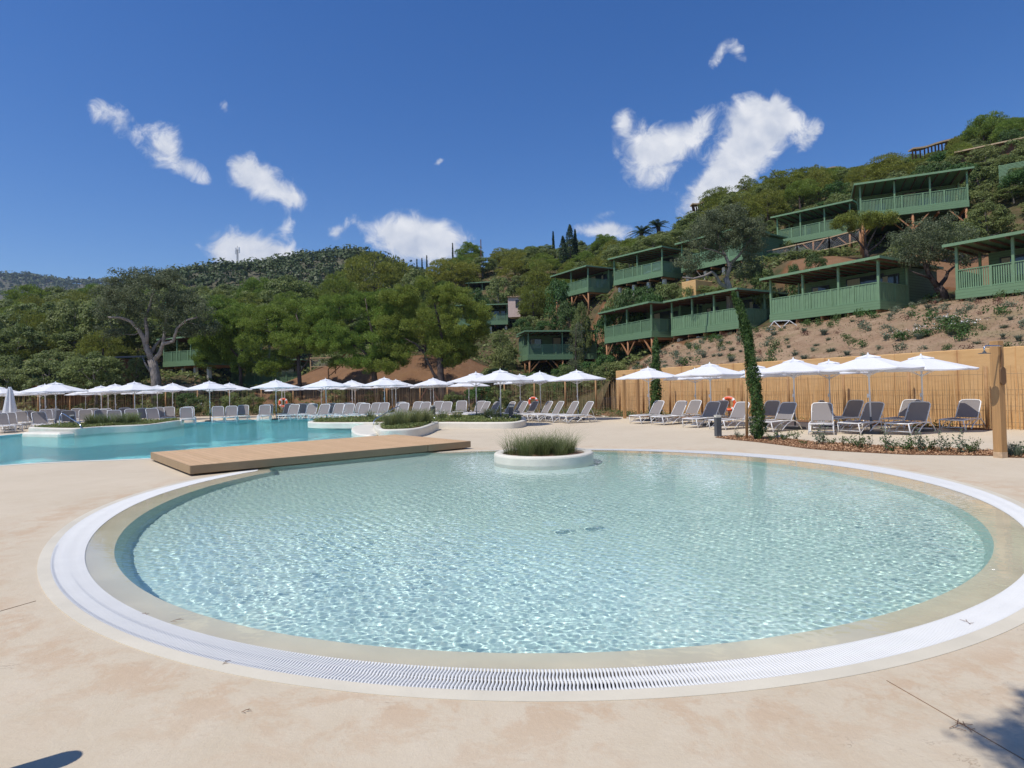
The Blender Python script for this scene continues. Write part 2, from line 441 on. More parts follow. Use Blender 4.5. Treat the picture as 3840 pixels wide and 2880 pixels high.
# side skirt of the kid pool's rings
mb = MB(); strip(mb, goutL, creamL, .004, .004); strip(mb, creamL, creamL, .004, -.25); strip(mb, goutL, goutL, -.09, .004)
o = mb.build('pool_coping', MT['coping']); tag(o, kind='structure')
mb = MB(); strip(mb, deepL, ginL, -.055, -.014); strip(mb, ginL, ginL, -.014, -.09)
o = mb.build('pool_ledge', MT['shelf']); tag(o, kind='structure')
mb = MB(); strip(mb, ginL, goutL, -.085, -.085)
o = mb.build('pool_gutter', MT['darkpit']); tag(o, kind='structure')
def inset(L, k): return [(PC[0] + (x-PC[0])*k, PC[1] + (y-PC[1])*k) for x, y in L]
mb = MB()
rings = [(1.0, -.06), (.997, -.12), (.987, -.48), (.975, -.54), (.90, -.55), (.6, -.55), (.3, -.55), (.001, -.55)]
for (a, za), (b, zb) in zip(rings, rings[1:]): strip(mb, inset(deepL, b), inset(deepL, a), zb, za)
o = mb.build('pool_basin', MT['kidfloor'], smooth=False); tag(o, kind='structure')
poolfloor = o
# rippled water: a real wave surface, finer near the front
wx = np.arange(-6.6, 7.4, .0118)
wy = [3.4]
while wy[-1] < 17.0: wy.append(wy[-1] + .0105 + max(0, wy[-1] - 4.6) * .0016)
wy = np.array(wy)
GX, GY = np.meshgrid(wx, wy)
H = np.zeros_like(GX); wr = np.random.default_rng(3)
for k in range(60):
    lam = math.exp(wr.uniform(math.log(.030), math.log(.125 if k % 6 else .30))); a = wr.normal(.95, .62) if k % 4 else wr.uniform(0, 6.28); ph = wr.uniform(0, 6.28)
    kk = 2 * math.pi / lam
    amp = .0044 * min(lam, .15) ** 1.22 * wr.uniform(.5, 1)
    wob = .8 * np.sin(GX * wr.uniform(.8, 3) + GY * wr.uniform(.8, 3) + wr.uniform(0, 6))
    fade = np.clip((lam / (.0105 + np.maximum(0, GY - 4.6) * .0016) - 2.6) / 2.2, 0, 1)
    H += fade * amp * np.sin(kk * (GX * math.cos(a) + GY * math.sin(a)) + ph + wob * 2)
H *= .72 + .30 * np.sin(GX * .9 + 1 + np.sin(GY*.8)) * np.sin(GY * .75 + .6*np.sin(GX*1.1))
jr = np.hypot((GX - .62)/1.6, GY - 7.55); H *= 1 - .45*np.exp(-jr**2/.5)
for jx, jy in ((.42, 7.50), (.80, 7.62)): jd = np.hypot(GX - jx, GY - jy); H += .004*np.cos(jd*60)*np.exp(-jd**2/.012)
lim = np.array(ginL); thg = np.arctan2(GY - PC[1], GX - PC[0]) % (2*np.pi)
rmax = np.interp(thg, np.linspace(0, 2*np.pi, 721), np.append(np.hypot(lim[:,0]-PC[0], lim[:,1]-PC[1]), np.hypot(*(lim[0]-PC))))
rg = np.hypot(GX - PC[0], GY - PC[1])
H *= np.clip((rmax - rg) / .6, .12, 1)
over = rg > rmax
kx = np.where(over, rmax / rg, 1)
GX2 = PC[0] + (GX - PC[0]) * kx; GY2 = PC[1] + (GY - PC[1]) * kx
ok = rg < rmax + .03
idx = np.arange(GX.size).reshape(GX.shape)
q = np.stack([idx[:-1, :-1], idx[:-1, 1:], idx[1:, 1:], idx[1:, :-1]], -1)
okq = ok[:-1, :-1] & ok[:-1, 1:] & ok[1:, 1:] & ok[1:, :-1] & ~(over[:-1, :-1] & over[:-1, 1:] & over[1:, 1:] & over[1:, :-1])
faces = q[okq]
used, inv = np.unique(faces, return_inverse=True)
V3 = np.stack([GX2.ravel(), GY2.ravel(), (H - .001).ravel()], -1)[used]
me = npmesh('pool_water', V3, inv.reshape(-1, 4), smooth=True)
poolwater = link_mesh('pool_water', me, MT['water']); tag(poolwater, kind='structure')
poolwater.cycles.is_caustics_caster = True
poolfloor.cycles.is_caustics_receiver = True
bpy.data.objects["pool_ledge"].cycles.is_caustics_receiver = True
sd.cycles.is_caustics_light = True

# main pool
def inset2(L, d): return offset_loop(L, d)
mb = MB(); m1 = inset2(mainL, .0); 
strip(mb, inset2(mainL, -.0), inset2(mainL, .28), .004, .002)
o = mb.build('main_pool_coping', MT['render']); tag(o, kind='structure')
mb = MB(); e = inset2(mainL, .28)
strip(mb, e, inset2(mainL, .30), .002, -1.25)
o = mb.build('main_pool_wall', MT['mainfloor']); tag(o, kind='structure')
o = fill('main_pool_floor', [inset2(mainL, .27)], -1.2, MT['mainfloor']); tag(o, kind='structure')
o = fill('main_pool_water', [inset2(mainL, .285)], -.03, MT['waterfar']); tag(o, kind='structure')

# ================================================================== drain grate: wavy slats across the ring
def grate():
    gi = np.array(ginL); go = np.array(goutL)
    per = np.concatenate([[0], np.cumsum(np.hypot(*np.diff(np.vstack([(gi+go)/2, (gi[0]+go[0])[None]/2]), axis=0).T))])
    tot = per[-1]; n = int(tot / .0215)
    sarr = np.arange(n) * tot / n
    gi2 = np.vstack([gi, gi[0]]); go2 = np.vstack([go, go[0]])
    def lerp(A, s): return np.stack([np.interp(s % tot, per, A[:, 0]), np.interp(s % tot, per, A[:, 1])], -1)
    K = 9; vs = []; fs = []
    half = .0058
    for j in range(K):
        f = j / (K - 1); wv = .0042 * math.sin(f * 4 * math.pi)
        hw = half * (1.0 + .12 * math.cos(f * 4 * math.pi))
        for sgn in (-1, 1):
            a = lerp(gi2, sarr + wv + sgn*hw); b = lerp(go2, sarr + wv + sgn*hw)
            p = a * (1 - f) + b * f
            vs.append(np.column_stack([p, np.full(n, .004)])); vs.append(np.column_stack([p, np.full(n, -.012)]))
    Vv = np.stack(vs, 1)                     # n, 4K, 3 ; per j: Ltop Lbot Rtop Rbot
    base = (np.arange(n) * 4 * K)[:, None]
    for j in range(K - 1):
        a = 4*j; b = 4*(j+1)
        for quad in ((a, a+2, b+2, b), (a+1, a, b, b+1), (a+2, a+3, b+3, b+2)):
            fs.append(base + np.array(quad)[None])
    me = npmesh('drain_grate', Vv.reshape(-1, 3), np.concatenate(fs))
    o = link_mesh('drain_grate', me, MT['grate'])
    tag(o, 'white slatted overflow grate curving right round the small shallow pool', 'drain grate')
    # three continuous ribs that tie the slats
    mb = MB()
    for f in (.01, .5, .99):
        L0 = gi * (1 - f - .012) + go * (f + .012) if f < .9 else gi * .035 + go * .965
        L1 = gi * (1 - f + .012) + go * (f - .012) if f > .1 else gi * .965 + go * .035
        strip(mb, [tuple(p) for p in L1], [tuple(p) for p in L0], -.001 if f == .5 else .0035, -.001 if f == .5 else .0035)
    mb.build('grate_rib', MT['grate'], o)
grate()

# ================================================================== boardwalk
def deck():
    u = (dC - dB); L = np.linalg.norm(u); u /= L; v = np.array([-u[1], u[0]])
    W = np.linalg.norm(dA - dB)
    if v @ (dA - dB) < 0: v = -v
    rz = math.atan2(u[1], u[0])
    r_ = empty('boardwalk', (dB[0], dB[1], 0), rz)
    tag(r_, 'low tan timber boardwalk crossing between the two pools', 'boardwalk')
    m_top = mat_board('deck_boards', (.56, .365, .195), (.62, .41, .23), .145, 0, .6, .035)
    m_fas = simple('deck_fascia', (.33, .225, .12), .55, .08, 2, bump=.1)
    mb = MB(); mb.box((.02, .02, .175), (L - .02, W - .02, .2165)); mb.build('deck_surface', m_top, r_)
    for a, b in (((0, -.001, .045), (L*.802, .024, .215)), ((L*.804, -.003, .043), (L, .023, .2165)),
                 ((0, W - .02, .045), (L, W, .215)), ((-.004, .024, .045), (.02, W - .02, .2155)), ((L - .02, .024, .045), (L + .004, W - .02, .2155))):
        mb = MB(); mb.box(a, b); mb.build('fascia_board', m_fas, r_, bevel=.003)
    mb = MB()
    for yy in (.35, W / 2, W - .35): mb.box((.15, yy - .1, .004), (L - .15, yy + .1, .17))
    mb.box((.12, .2, .004), (.3, W - .2, .172)); mb.build('bearer', simple('deck_bearer', (.10, .07, .05), .8), r_)
deck()
# ================================================================== materials 3
def mat_leaf(name, c1, c2, c3=None, trans=.35, rough=.55, objvar=.35):
    """leaves: each leaf carries its own tint, each plant its own shade of green"""
    m, t, out = newmat(name)
    a = t.add('ShaderNodeAttribute', attribute_name='tint').outputs['Fac']
    r_ = t.add('ShaderNodeObjectInfo').outputs['Random']
    c = t.mix(a, c1, c2)
    if c3 is not None: c = t.mix(t.math('MULTIPLY', t.math('POWER', r_, 1.5), objvar), c, c3)
    c = t.mix(t.math('MULTIPLY', t.ramp(a, .93, 1.0), .6), c, mul(c2, 1.5))
    d = t.add('ShaderNodeBsdfPrincipled', {'Base Color': c, 'Roughness': rough, 'Specular IOR Level': .3})
    tr = t.add('ShaderNodeBsdfTranslucent', {'Color': c})
    mx = t.add('ShaderNodeMixShader', {0: trans, 1: d.outputs[0], 2: tr.outputs[0]})
    t.l.new(mx.outputs[0], out.inputs[0]); return m
MT['grass'] = mat_leaf('fountain_grass', (.06, .12, .035), (.24, .29, .11), (.26, .22, .09))
MT['cover'] = mat_leaf('ground_cover', (.10, .16, .04), (.26, .29, .10), (.2, .2, .08))
MT['drygrass'] = mat_leaf('dry_grass', (.22, .16, .08), (.40, .32, .17))
MT['bush'] = mat_leaf('bush_leaf', (.03, .085, .02), (.10, .19, .045), (.14, .14, .06))
MT['greybush'] = mat_leaf('grey_green_leaf', (.10, .14, .09), (.20, .25, .16), (.2, .2, .12))
MT['flower'] = simple('white_petal', (.85, .84, .80), .6)
MT['steel'] = simple('brushed_steel', (.62, .63, .65), .22, .04, metal=1)
MT['anth'] = simple('anthracite_metal', (.075, .082, .09), .45, .06)
MT['lens'] = simple('frosted_lens', (.72, .70, .60), .4, .04)
MT['fabric_w'] = None
def mat_canopy():
    m, t, out = newmat('white_parasol_cloth')
    g = t.add('ShaderNodeTexCoord').outputs['Object']
    n = t.noise(g, 7, 3, .5)
    c = t.mix(n, (.78, .79, .82), (.84, .85, .87))
    b = t.add('ShaderNodeBsdfPrincipled', {'Base Color': c, 'Roughness': .85, 'Specular IOR Level': .15})
    bn = t.add('ShaderNodeBump', {'Strength': .25, 'Distance': .05, 'Height': t.noise(g, 2.2, 3, .5)})
    t.l.new(bn.outputs[0], b.inputs['Normal'])
    tr = t.add('ShaderNodeBsdfTranslucent', {'Color': (.80, .80, .84, 1)})
    mx = t.add('ShaderNodeMixShader', {0: .22, 1: b.outputs[0], 2: tr.outputs[0]})
    t.l.new(mx.outputs[0], out.inputs[0]); return m
MT['fabric_w'] = mat_canopy()
MT['pole'] = simple('white_lacquered_pole', (.72, .73, .76), .35, .03)
MT['plastic'] = simple('white_resin', (.78, .77, .76), .4, .04)
def mat_sling():
    m, t, out = newmat('taupe_mesh_sling')
    g = t.add('ShaderNodeTexCoord').outputs['Object']
    c = t.mix(t.noise(g, 3, 3, .5), (.26, .235, .228), (.30, .272, .262))
    b = t.add('ShaderNodeBsdfPrincipled', {'Base Color': c, 'Roughness': .7, 'Specular IOR Level': .25})
    tr = t.add('ShaderNodeBsdfTranslucent', {'Color': (.22, .20, .195, 1)})
    mx = t.add('ShaderNodeMixShader', {0: .25, 1: b.outputs[0], 2: tr.outputs[0]})
    t.l.new(mx.outputs[0], out.inputs[0]); return m
MT['sling'] = mat_sling()
def mat_stake():
    m, t, out = newmat('chestnut_paling')
    g = t.add('ShaderNodeTexCoord').outputs['Object']
    a = t.add('ShaderNodeAttribute', attribute_name='tint').outputs['Fac']
    c = t.mix(a, (.42, .26, .12), (.78, .56, .31))
    c = t.mix(t.math('MULTIPLY', t.ramp(t.noise(g, 6, 4, .6, sx=(1, 1, .25)), .4, .7), .5), c, (.16, .09, .05))
    pbsdf(t, out, c, .75, spec=.2); return m
MT['stake'] = mat_stake()
MT['log'] = simple('round_fence_post', (.36, .20, .085), .75, .2, 6, bump=.2)
MT['timber'] = simple('square_timber', (.42, .235, .095), .6, .14, 3, bump=.15, sx=(9, 9, .6))
MT['wire'] = simple('rusty_wire', (.10, .07, .05), .6)
def mat_wall():
    m, t, out = newmat('ochre_cast_wall')
    g = t.add('ShaderNodeTexCoord').outputs['Object']
    s = t.add('ShaderNodeSeparateXYZ', {0: g})
    fr = t.math('FRACT', t.math('DIVIDE', s.outputs[0], 4.6))
    j = t.ramp(t.math('ABSOLUTE', t.math('SUBTRACT', fr, .5)), 0, .006, 1, 0)
    jw = t.ramp(t.math('ABSOLUTE', t.math('SUBTRACT', fr, .5)), 0, .035, 1, 0)
    c = t.mix(t.ramp(t.noise(g, .6, 5, .6), .3, .7), (.62, .37, .155), (.70, .455, .225))
    c = t.mix(t.math('MULTIPLY', t.ramp(t.noise(g, 1.2, 5, .7, sx=(1, 1, 6)), .45, .65), .3), c, (.46, .23, .08))
    c = t.mix(t.math('MULTIPLY', jw, t.math('MULTIPLY', t.noise(g, 3, 4, .6), .6)), c, (.36, .14, .05))
    c = t.mix(t.math('MULTIPLY', j, .7), c, (.26, .10, .04))
    v = t.add('ShaderNodeTexVoronoi', {'Vector': g, 'Scale': 1.9}).outputs['Distance']
    c = t.mix(t.math('MULTIPLY', t.ramp(v, .012, .03, 1, 0), .8), c, (.12, .06, .03))
    pbsdf(t, out, c, .85, spec=.2, bump=t.noise(g, 18, 5, .6), bstr=.25, bdist=.01); return m
MT['wall'] = mat_wall()
MT['soil'] = simple('dry_soil', (.26, .15, .09), .95, .3, 4, bump=.6, bscale=25)
def mat_mulch():
    m, t, out = newmat('bark_mulch')
    g = t.add('ShaderNodeTexCoord').outputs['Object']
    v = t.add('ShaderNodeTexVoronoi', {'Vector': g, 'Scale': 26.0, 'Randomness': 1.0})
    h = t.add('ShaderNodeSeparateColor', {0: v.outputs['Color']}).outputs[0]
    c = t.mix(h, (.22, .10, .045), (.55, .33, .18))
    c = t.mix(t.ramp(v.outputs['Distance'], .3, .7), c, (.10, .05, .03))
    pbsdf(t, out, c, .9, spec=.1, bump=t.math('SUBTRACT', 1.0, v.outputs['Distance']), bstr=.8, bdist=.03); return m
MT['mulch'] = mat_mulch()
MT['chip'] = mat_leaf('bark_chip', (.24, .11, .05), (.56, .35, .19), trans=0.)
MT['orange'] = simple('orange_lifebuoy', (.78, .11, .03), .45, .06)
MT['white'] = simple('white_band', (.8, .8, .78), .5)

# ================================================================== blades and leaves
def blades(cs, n, R_, h, lean=.6, w_=.006, seg=4, rs=rng, up=.35):
    """curved grass blades about the centres cs -> verts, faces, tint"""
    cs = np.asarray(cs, float); N = len(cs) * n
    c = np.repeat(cs, n, 0)
    a = rs.uniform(0, 2*np.pi, N); r = R_ * np.sqrt(rs.uniform(0, 1, N)) * .55
    base = c + np.stack([np.cos(a)*r, np.sin(a)*r, np.zeros(N)], -1)
    hh = h * rs.uniform(.55, 1.1, N); out_ = lean * hh * rs.uniform(.3, 1.2, N)
    a2 = a + rs.normal(0, .5, N); d = np.stack([np.cos(a2), np.sin(a2)], -1)
    sd_ = np.stack([-d[:, 1], d[:, 0]], -1)
    V = []
    for k in range(seg + 1):
        f = k / seg
        p = base.copy(); p[:, :2] += d * (out_ * f ** 1.8)[:, None]; p[:, 2] += hh * (f - up * f * f * f)
        ww = w_ * (1 - f * .9)
        for s in (-1, 1):
            q = p.copy(); q[:, :2] += sd_ * s * ww; V.append(q)
    V = np.stack(V, 1)
    b = (np.arange(N) * 2 * (seg + 1))[:, None]
    F_ = np.concatenate([b + np.array([2*k, 2*k+1, 2*k+3, 2*k+2])[None] for k in range(seg)])
    t_ = np.repeat(rs.uniform(0, 1, N), 2 * (seg + 1))
    return V.reshape(-1, 3), F_, t_
def leafquads(P, N_, size, asp=.6, rs=rng, jit=.8, align=False, tint=None):
    """leaf-sized quads at points P facing roughly along N_"""
    P = np.asarray(P, float); n = len(P)
    nn = np.asarray(N_, float) + rs.normal(0, jit, (n, 3)); nn /= np.linalg.norm(nn, axis=1)[:, None] + 1e-9
    t_ = rs.normal(0, 1, (n, 3)); t_ -= nn * (t_ * nn).sum(1)[:, None]; t_ /= np.linalg.norm(t_, axis=1)[:, None] + 1e-9
    if align: nn, t_ = t_, nn
    b = np.cross(nn, t_)
    s = (size * rs.uniform(.6, 1.25, n))[:, None]
    V = np.stack([P - t_*s*.5, P + b*s*asp*.5, P + t_*s*.5, P - b*s*asp*.5], 1)
    F_ = np.arange(n * 4).reshape(n, 4)
    tt = rs.uniform(0, 1, n)
    if tint is not None: tt = np.clip(tt*.45 + np.asarray(tint)*.55, 0, 1)
    return V.reshape(-1, 3), F_, np.repeat(tt, 4)
def merge(parts):
    V, F_, T = [], [], []; o = 0
    for v, f, t_ in parts: V.append(v); F_.append(f + o); T.append(t_); o += len(v)
    return np.concatenate(V), np.concatenate(F_), np.concatenate(T)
def bush_mesh(name, n, rx, rz, size, rs=rng, lumps=7, flat=.2):
    ps, ns = [], []
    for i in range(lumps):
        c = np.array([rs.normal(0, rx*.4), rs.normal(0, rx*.4), rz*rs.uniform(.3, .7)]); r = rx*rs.uniform(.35, .6)
        k = n // lumps
        d = rs.normal(0, 1, (k, 3)); d /= np.linalg.norm(d, axis=1)[:, None]
        rr = r * rs.uniform(.5, 1.05, k)[:, None]
        p = c + d * rr * np.array([1, 1, rz/rx*.9]); p[:, 2] = np.abs(p[:, 2])
        ps.append(p); ns.append(d + np.array([0, 0, .5]))
    v, f, t_ = leafquads(np.concatenate(ps), np.concatenate(ns), size, rs=rs)
    return npmesh(name, v, f, t_)

# ================================================================== parasols
def make_parasol():
    r_ = empty('parasol')
    mb = MB(); mb.lathe([(.001, 0), (.27, 0), (.29, .02), (.29, .055), (.25, .085), (.05, .095), (.001, .095)], 4)
    pts = []
    mb = MB()
    for z, k in ((0, 1.), (.05, 1.), (.08, .93)): pts.append((z, k))
    ring = [(math.copysign(abs(math.cos(a))**.5, math.cos(a))*.30, math.copysign(abs(math.sin(a))**.5, math.sin(a))*.30) for a in [2*math.pi*k/24 for k in range(24)]]
    for (z, k) in pts: mb.v += [(x*k, y*k, z) for x, y in ring]
    for i in range(2):
        for k in range(24): mb.f.append((i*24+k, i*24+(k+1) % 24, (i+1)*24+(k+1) % 24, (i+1)*24+k))
    mb.f.append(tuple(range(48, 72)))
    mb.build('base', simple('grey_parasol_base', (.10, .095, .085), .7), r_)
    MB().tube([(0, 0, .06), (0, 0, .52)], .031, 10).build('sleeve', MT['anth'], r_, True)
    MB().tube([(0, 0, .45), (0, 0, 2.40)], .024, 10).build('pole', MT['pole'], r_, True)
    MB().box((-.03, .02, 1.12), (.03, .07, 1.24)).build('crank_box', MT['pole'], r_, bevel=.006)
    # canopy: eight panels sagging a little between the ribs, with a short hem
    n, sub, rad = 8, 6, 9
    def canopy(R0, R1, z0, z1, hem):
        mb = MB(); A = n * sub; rows = []
        for i in range(rad + 1):
            f = i / rad; row = []
            for k in range(A):
                a = 2*math.pi*k/A; u = (k % sub) / sub; s_ = math.sin(math.pi*u)
                rr = R0 + (R1 - R0) * f
                rr *= 1 - .055 * s_ * f                     # straight edges between the rib tips
                z = z1 + (z0 - z1) * (f ** .93) - .035 * s_ * math.sin(math.pi * f * .75)
                row.append((rr*math.cos(a), rr*math.sin(a), z))
            rows.append(row)
        if hem:
            row = []
            for k in range(A):
                x, y, z = rows[-1][k]; u = (k % sub) / sub
                row.append((x*.998, y*.998, z - hem * (.75 + .5*abs(math.sin(math.pi*u*2)) * .5)))
            rows.append(row)
        for row in rows: mb.v += row
        for i in range(len(rows) - 1):
            for k in range(A): mb.f.append((i*A+k, (i+1)*A+k, (i+1)*A+(k+1) % A, i*A+(k+1) % A))
        return mb
    c = canopy(.22, 1.5, 2.02, 2.40, .045).build('canopy', MT['fabric_w'], r_, False)
    canopy(.01, .36, 2.39, 2.485, .03).build('vent_cap', MT['fabric_w'], c, False)
    MB().tube([(0, 0, 2.38), (0, 0, 2.50), (0, 0, 2.54)], [.02, .03, .012], 8).build('finial', MT['white'], r_)
    MB().tube([(0, 0, 1.78), (0, 0, 1.86)], .045, 8).build('hub', MT['pole'], r_)
    for k in range(8):
        a = 2*math.pi*k/8; ca, sa = math.cos(a), math.sin(a)
        mb = MB(); mb.tube([(.04*ca, .04*sa, 2.37), (1.47*ca, 1.47*sa, 1.995)], .009, 5)
        mb.tube([(.05*ca, .05*sa, 1.82), (.78*ca, .78*sa, 2.165)], .008, 5)
        mb.build('rib', MT['pole'], r_)
    return r_
def hor(px): return 1456.3 - .02125 * (px - 1920)
PAR = [  # pixel of the top, distance override, row
 (-8,1447,39,'b'),(33,1458,46,'b'),(150,1452,44,'b'),(171,1439,35,'b'),(209,1431,None,'f'),(320,1459,50,'b'),(380,1445,41,'b'),(405,1449,47,'b'),(433,1438,38,'b'),(505,1430,None,'f'),
 (533,1455,50,'b'),(590,1443,46,'b'),(646,1435,None,'f'),(787,1427.5,None,'f'),(860,1435,43,'b'),(1034,1423,None,'f'),(1056,1431,43,'b'),(1068,1440,48,'b'),
 (1204,1434,46,'b'),(1223,1418.7,None,'f'),(1321,1424,None,'f'),(1331,1434,47,'b'),(1441,1414,None,'f'),(1470,1427,46,'b'),(1483,1422,42,'b'),
 (1615,1427,44,'b'),(1626,1416,None,'f'),(1757,1425,42,'b'),(1784,1394,None,'b'),(1874,1384,None,'f'),(1951,1402,33.5,'b'),(2026,1392,None,'b'),(2165,1386,None,'f'),
 (2432,1375.5,None,'f'),(2607,1380,28.5,'b'),(2662,1359,None,'f'),(2838,1366,24.4,'b'),(2974,1342,None,'f'),(3107,1349,22.6,'b'),(3258,1324,None,'f'),(3454,1328,19.7,'b')]
par0 = remember(make_parasol())
ORD = ['first','second','third','fourth','fifth','sixth','seventh','eighth','ninth','tenth','eleventh','twelfth','thirteenth','fourteenth','fifteenth','sixteenth','seventeenth','eighteenth','nineteenth','twentieth']
PARX = []
def seglabel(px, segs):
    for lim_, txt in segs:
        if px < lim_: return txt
segsP = [(300,'counted from the left edge before the steel handrail'),(700,'from the left above the long left planter'),(1150,'from the left along the big pool far edge'),(1560,'from the left behind the near grass planter'),(2000,'from the left behind the long middle planter'),(2300,'from the left before the twin timber posts'),(2750,'from the left between twin timber posts and cypress'),(4000,'from the left between cypress and shower post')]
cnt = {}
for (px, py, Y, row) in PAR:
    if Y is None:
        s_ = (hor(px) - py) / .87
        Y = max(12, min(46, F / s_))
    p = dep(px, py, Y); H_ = 2.52
    o = par0 if not PARX else copy_tree(par0)
    bx = p.x + (random.uniform(-.02, .02))
    o.location = (p.x, Y, 0)
    sc_ = min(1.06, max(.93, p.z / H_)); o.scale = (1, 1, sc_)
    o.rotation_euler = (R(random.uniform(-.6, .6)), R(random.uniform(-.9, .5)), random.uniform(0, .78))
    sg = seglabel(px, segsP); k = (sg, row); cnt[k] = cnt.get(k, 0) + 1
    tag(o, f"{ORD[cnt[k]-1]} {'front' if row == 'f' else 'back'} row parasol {sg}", 'parasol', 'white parasols round the pools')
    PARX.append((p.x, Y))
# one furled parasol at the far left
def furled():
    p = dep(37, 1485, 33); r_ = empty('parasol', (p.x, 33, 0))
    tag(r_, 'furled white parasol hanging closed at the far left end', 'parasol', 'white parasols round the pools')
    MB().tube([(0, 0, 0), (0, 0, 2.3)], .024, 8).build('pole', MT['pole'], r_)
    MB().box((-.28, -.28, 0), (.28, .28, .08)).build('base', MT['anth'], r_, bevel=.02)
    mb = MB(); n = 32
    prof = [(.05, 2.3), (.10, 2.15), (.15, 1.8), (.20, 1.4), (.26, 1.0), (.27, .92)]
    for (r0, z) in prof:
        for k in range(n):
            a = 2*math.pi*k/n; rr = r0 * (1 + .22 * math.cos(8*a)); mb.v.append((rr*math.cos(a), rr*math.sin(a), z))
    for i in range(len(prof)-1):
        for k in range(n): mb.f.append((i*n+k, (i+1)*n+k, (i+1)*n+(k+1) % n, i*n+(k+1) % n))
    mb.build('canopy', MT['fabric_w'], r_)
furled()

# ================================================================== sun loungers
def make_lounger():
    r_ = empty('sun_lounger')
    W = .33
    HB = Vector((0, .22, .36)); ang = R(57); BL = .70
    top = Vector((0, .22 + BL*math.cos(ang), .36 + BL*math.sin(ang)))
    bd = (top - HB).normalized()
    mb = MB()
    for s in (-1, 1):
        mb.tube([(s*W, -.93, .345), (s*W, -.5, .355), (s*W, 0, .36), (s*W, .30, .345), (s*W, .42, .32)], .019, 6)
    mb.tube([(-W, -.93, .345), (0, -.955, .345), (W, -.93, .345)], .019, 6)
    mb.tube([(-W, .1, .34), (W, .1, .34)], .014, 6)
    mb.tube([(-W, -.82, .10), (0, -.84, .105), (W, -.82, .10)], .013, 6); mb.tube([(-W*.9, .62, .13), (W*.9, .62, .13)], .013, 6)
    mb.build('seat_frame', MT['plastic'], r_, True)
    for s in (-1, 1):
        MB().tube([(s*W, -.92, .345), (s*(W+.015), -.87, .12), (s*(W+.03), -.845, 0)], .018, 6).build('leg', MT['plastic'], r_, True)
        MB().tube([(s*W, -.80, .05), (s*W, -.62, .20), (s*W, -.35, .30), (s*W, 0, .345)], .012, 6).build('brace', MT['plastic'], r_, True)
        MB().tube([(s*W, -.34, .05), (s*W, -.1, .22), (s*W, .18, .33), (s*W, .40, .33), (s*(W+.01), .60, .22), (s*(W+.03), .75, 0)], .018, 6).build('leg', MT['plastic'], r_, True)
    # back frame: rounded hoop
    mb = MB(); q = []
    for (x, f) in ((-W+.02, -.02), (-W+.02, .6), (-W+.03, .90), (-W+.08, .985), (-.12, 1.01), (.12, 1.01), (W-.08, .985), (W-.03, .90), (W-.02, .6), (W-.02, -.02)):
        p = HB + bd*BL*f; q.append((x, p.y, p.z))
    mb.tube(q, .017, 6); mb.build('back_frame', MT['plastic'], r_, True)
    mb = MB(); a = HB + bd*.02; q = []
    for s in (-1, 1):
        mb.tube([(s*(W-.05), *(HB + bd*BL*.55)[1:]), (s*(W-.03), .60, .25)], .009, 5)
    mb.build('back_strut', MT['plastic'], r_)
    nrm = Vector((0, -bd.z, bd.y))
    mb = MB(); n = 6; pts = []
    for i in range(n + 1):
        f = i / n; wv = (W - .035) * (1 if f < .8 else 1 - (f - .8) * .55)
        p = HB + bd * (.03 + (BL - .03) * f * .99) - nrm * .02 * math.sin(math.pi * f)
        pts.append([(-wv, p.y, p.z), (0, p.y - .008, p.z - .004), (wv, p.y, p.z)])
    for r2 in pts: mb.v += r2
    for i in range(n):
        for k in range(2): mb.f.append((i*3+k, i*3+k+1, i*3+k+4, i*3+k+3))
    mb.build('back_sling', MT['sling'], r_, True)
    mb = MB(); pts = []
    for i in range(n + 1):
        f = i / n; y = -.93 + 1.14 * f; z = .352 + .008*f
        pts.append([(-W+.02, y, z), (0, y, z - .022), (W-.02, y, z)])
    for r2 in pts: mb.v += r2
    for i in range(n):
        for k in range(2): mb.f.append((i*3+k, i*3+k+1, i*3+k+4, i*3+k+3))
    mb.build('seat_sling', MT['sling'], r_, True)
    return r_
# backrest centre px, distance of the middle, turn relative to the line of sight (degrees, to the right)
LO = [(3630,20.3,20),(3440,19.2,24),(3412,21.4,24),(3270,19.8,30),(3199,22.3,34),(3080,20.2,2),(3093,22.8,-72),(2948,21.4,34),(2890,23.8,32),(2775,22.8,38),(2701,25.3,38),(2668,24.2,38),(2602,26.9,40),
 (2548,26.1,44),(2464,27.3,46),(2204,28.6,60),(2149,29.4,60),(2095,30.2,62),(2053,31.0,60),(2000,32.0,58),(1960,31.2,62),(1950,33.0,60),(1914,31.6,62),(1857,32.2,60),(1820,33.0,58),(1802,35.0,30),
 (1730,37.0,10),(1674,35.0,24),(1645,37.0,14),(1594,35.6,26),(1567,37.2,24),(1512,34.2,24),(1503,37.0,20),(1439,36.2,26),(1410,36.4,24),(1366,35.4,22),(1352,37.6,20),(1308,35.6,22),(1300,38.0,18),
 (1270,36.8,24),(1241,38.4,22),(1216,35.8,26),(1170,37.4,22),(1161,39.2,18),(1130,39.0,18),(1102,37.2,24),(1083,39.6,18),(1003,38.8,10),(993,37.0,4),(912,38.2,6),(868,36.2,4),(817,35.8,-2),(706,36.8,-2),(698,34.6,-4),
 (633,37.6,2),(594,37.2,-8),(571,34.4,-16),(534,35.2,-6),(493,33.6,-8),(468,37.5,-4),(429,31.6,-8),(396,36.4,-6),(380,33.6,-6),(350,37.8,-6),(321,34.6,-4),(290,38.5,-6),(257,33.2,-6),(228,35.4,-8),(203,38.6,-8),(173,38.0,-8),(147,31.4,-16),
 (108,34.6,-10),(77,34.0,-6),(59,38.2,-6),(33,31.4,-8),(2,30.6,-10),(5,36.0,-8)]
lo0 = remember(make_lounger()); cnt = {}
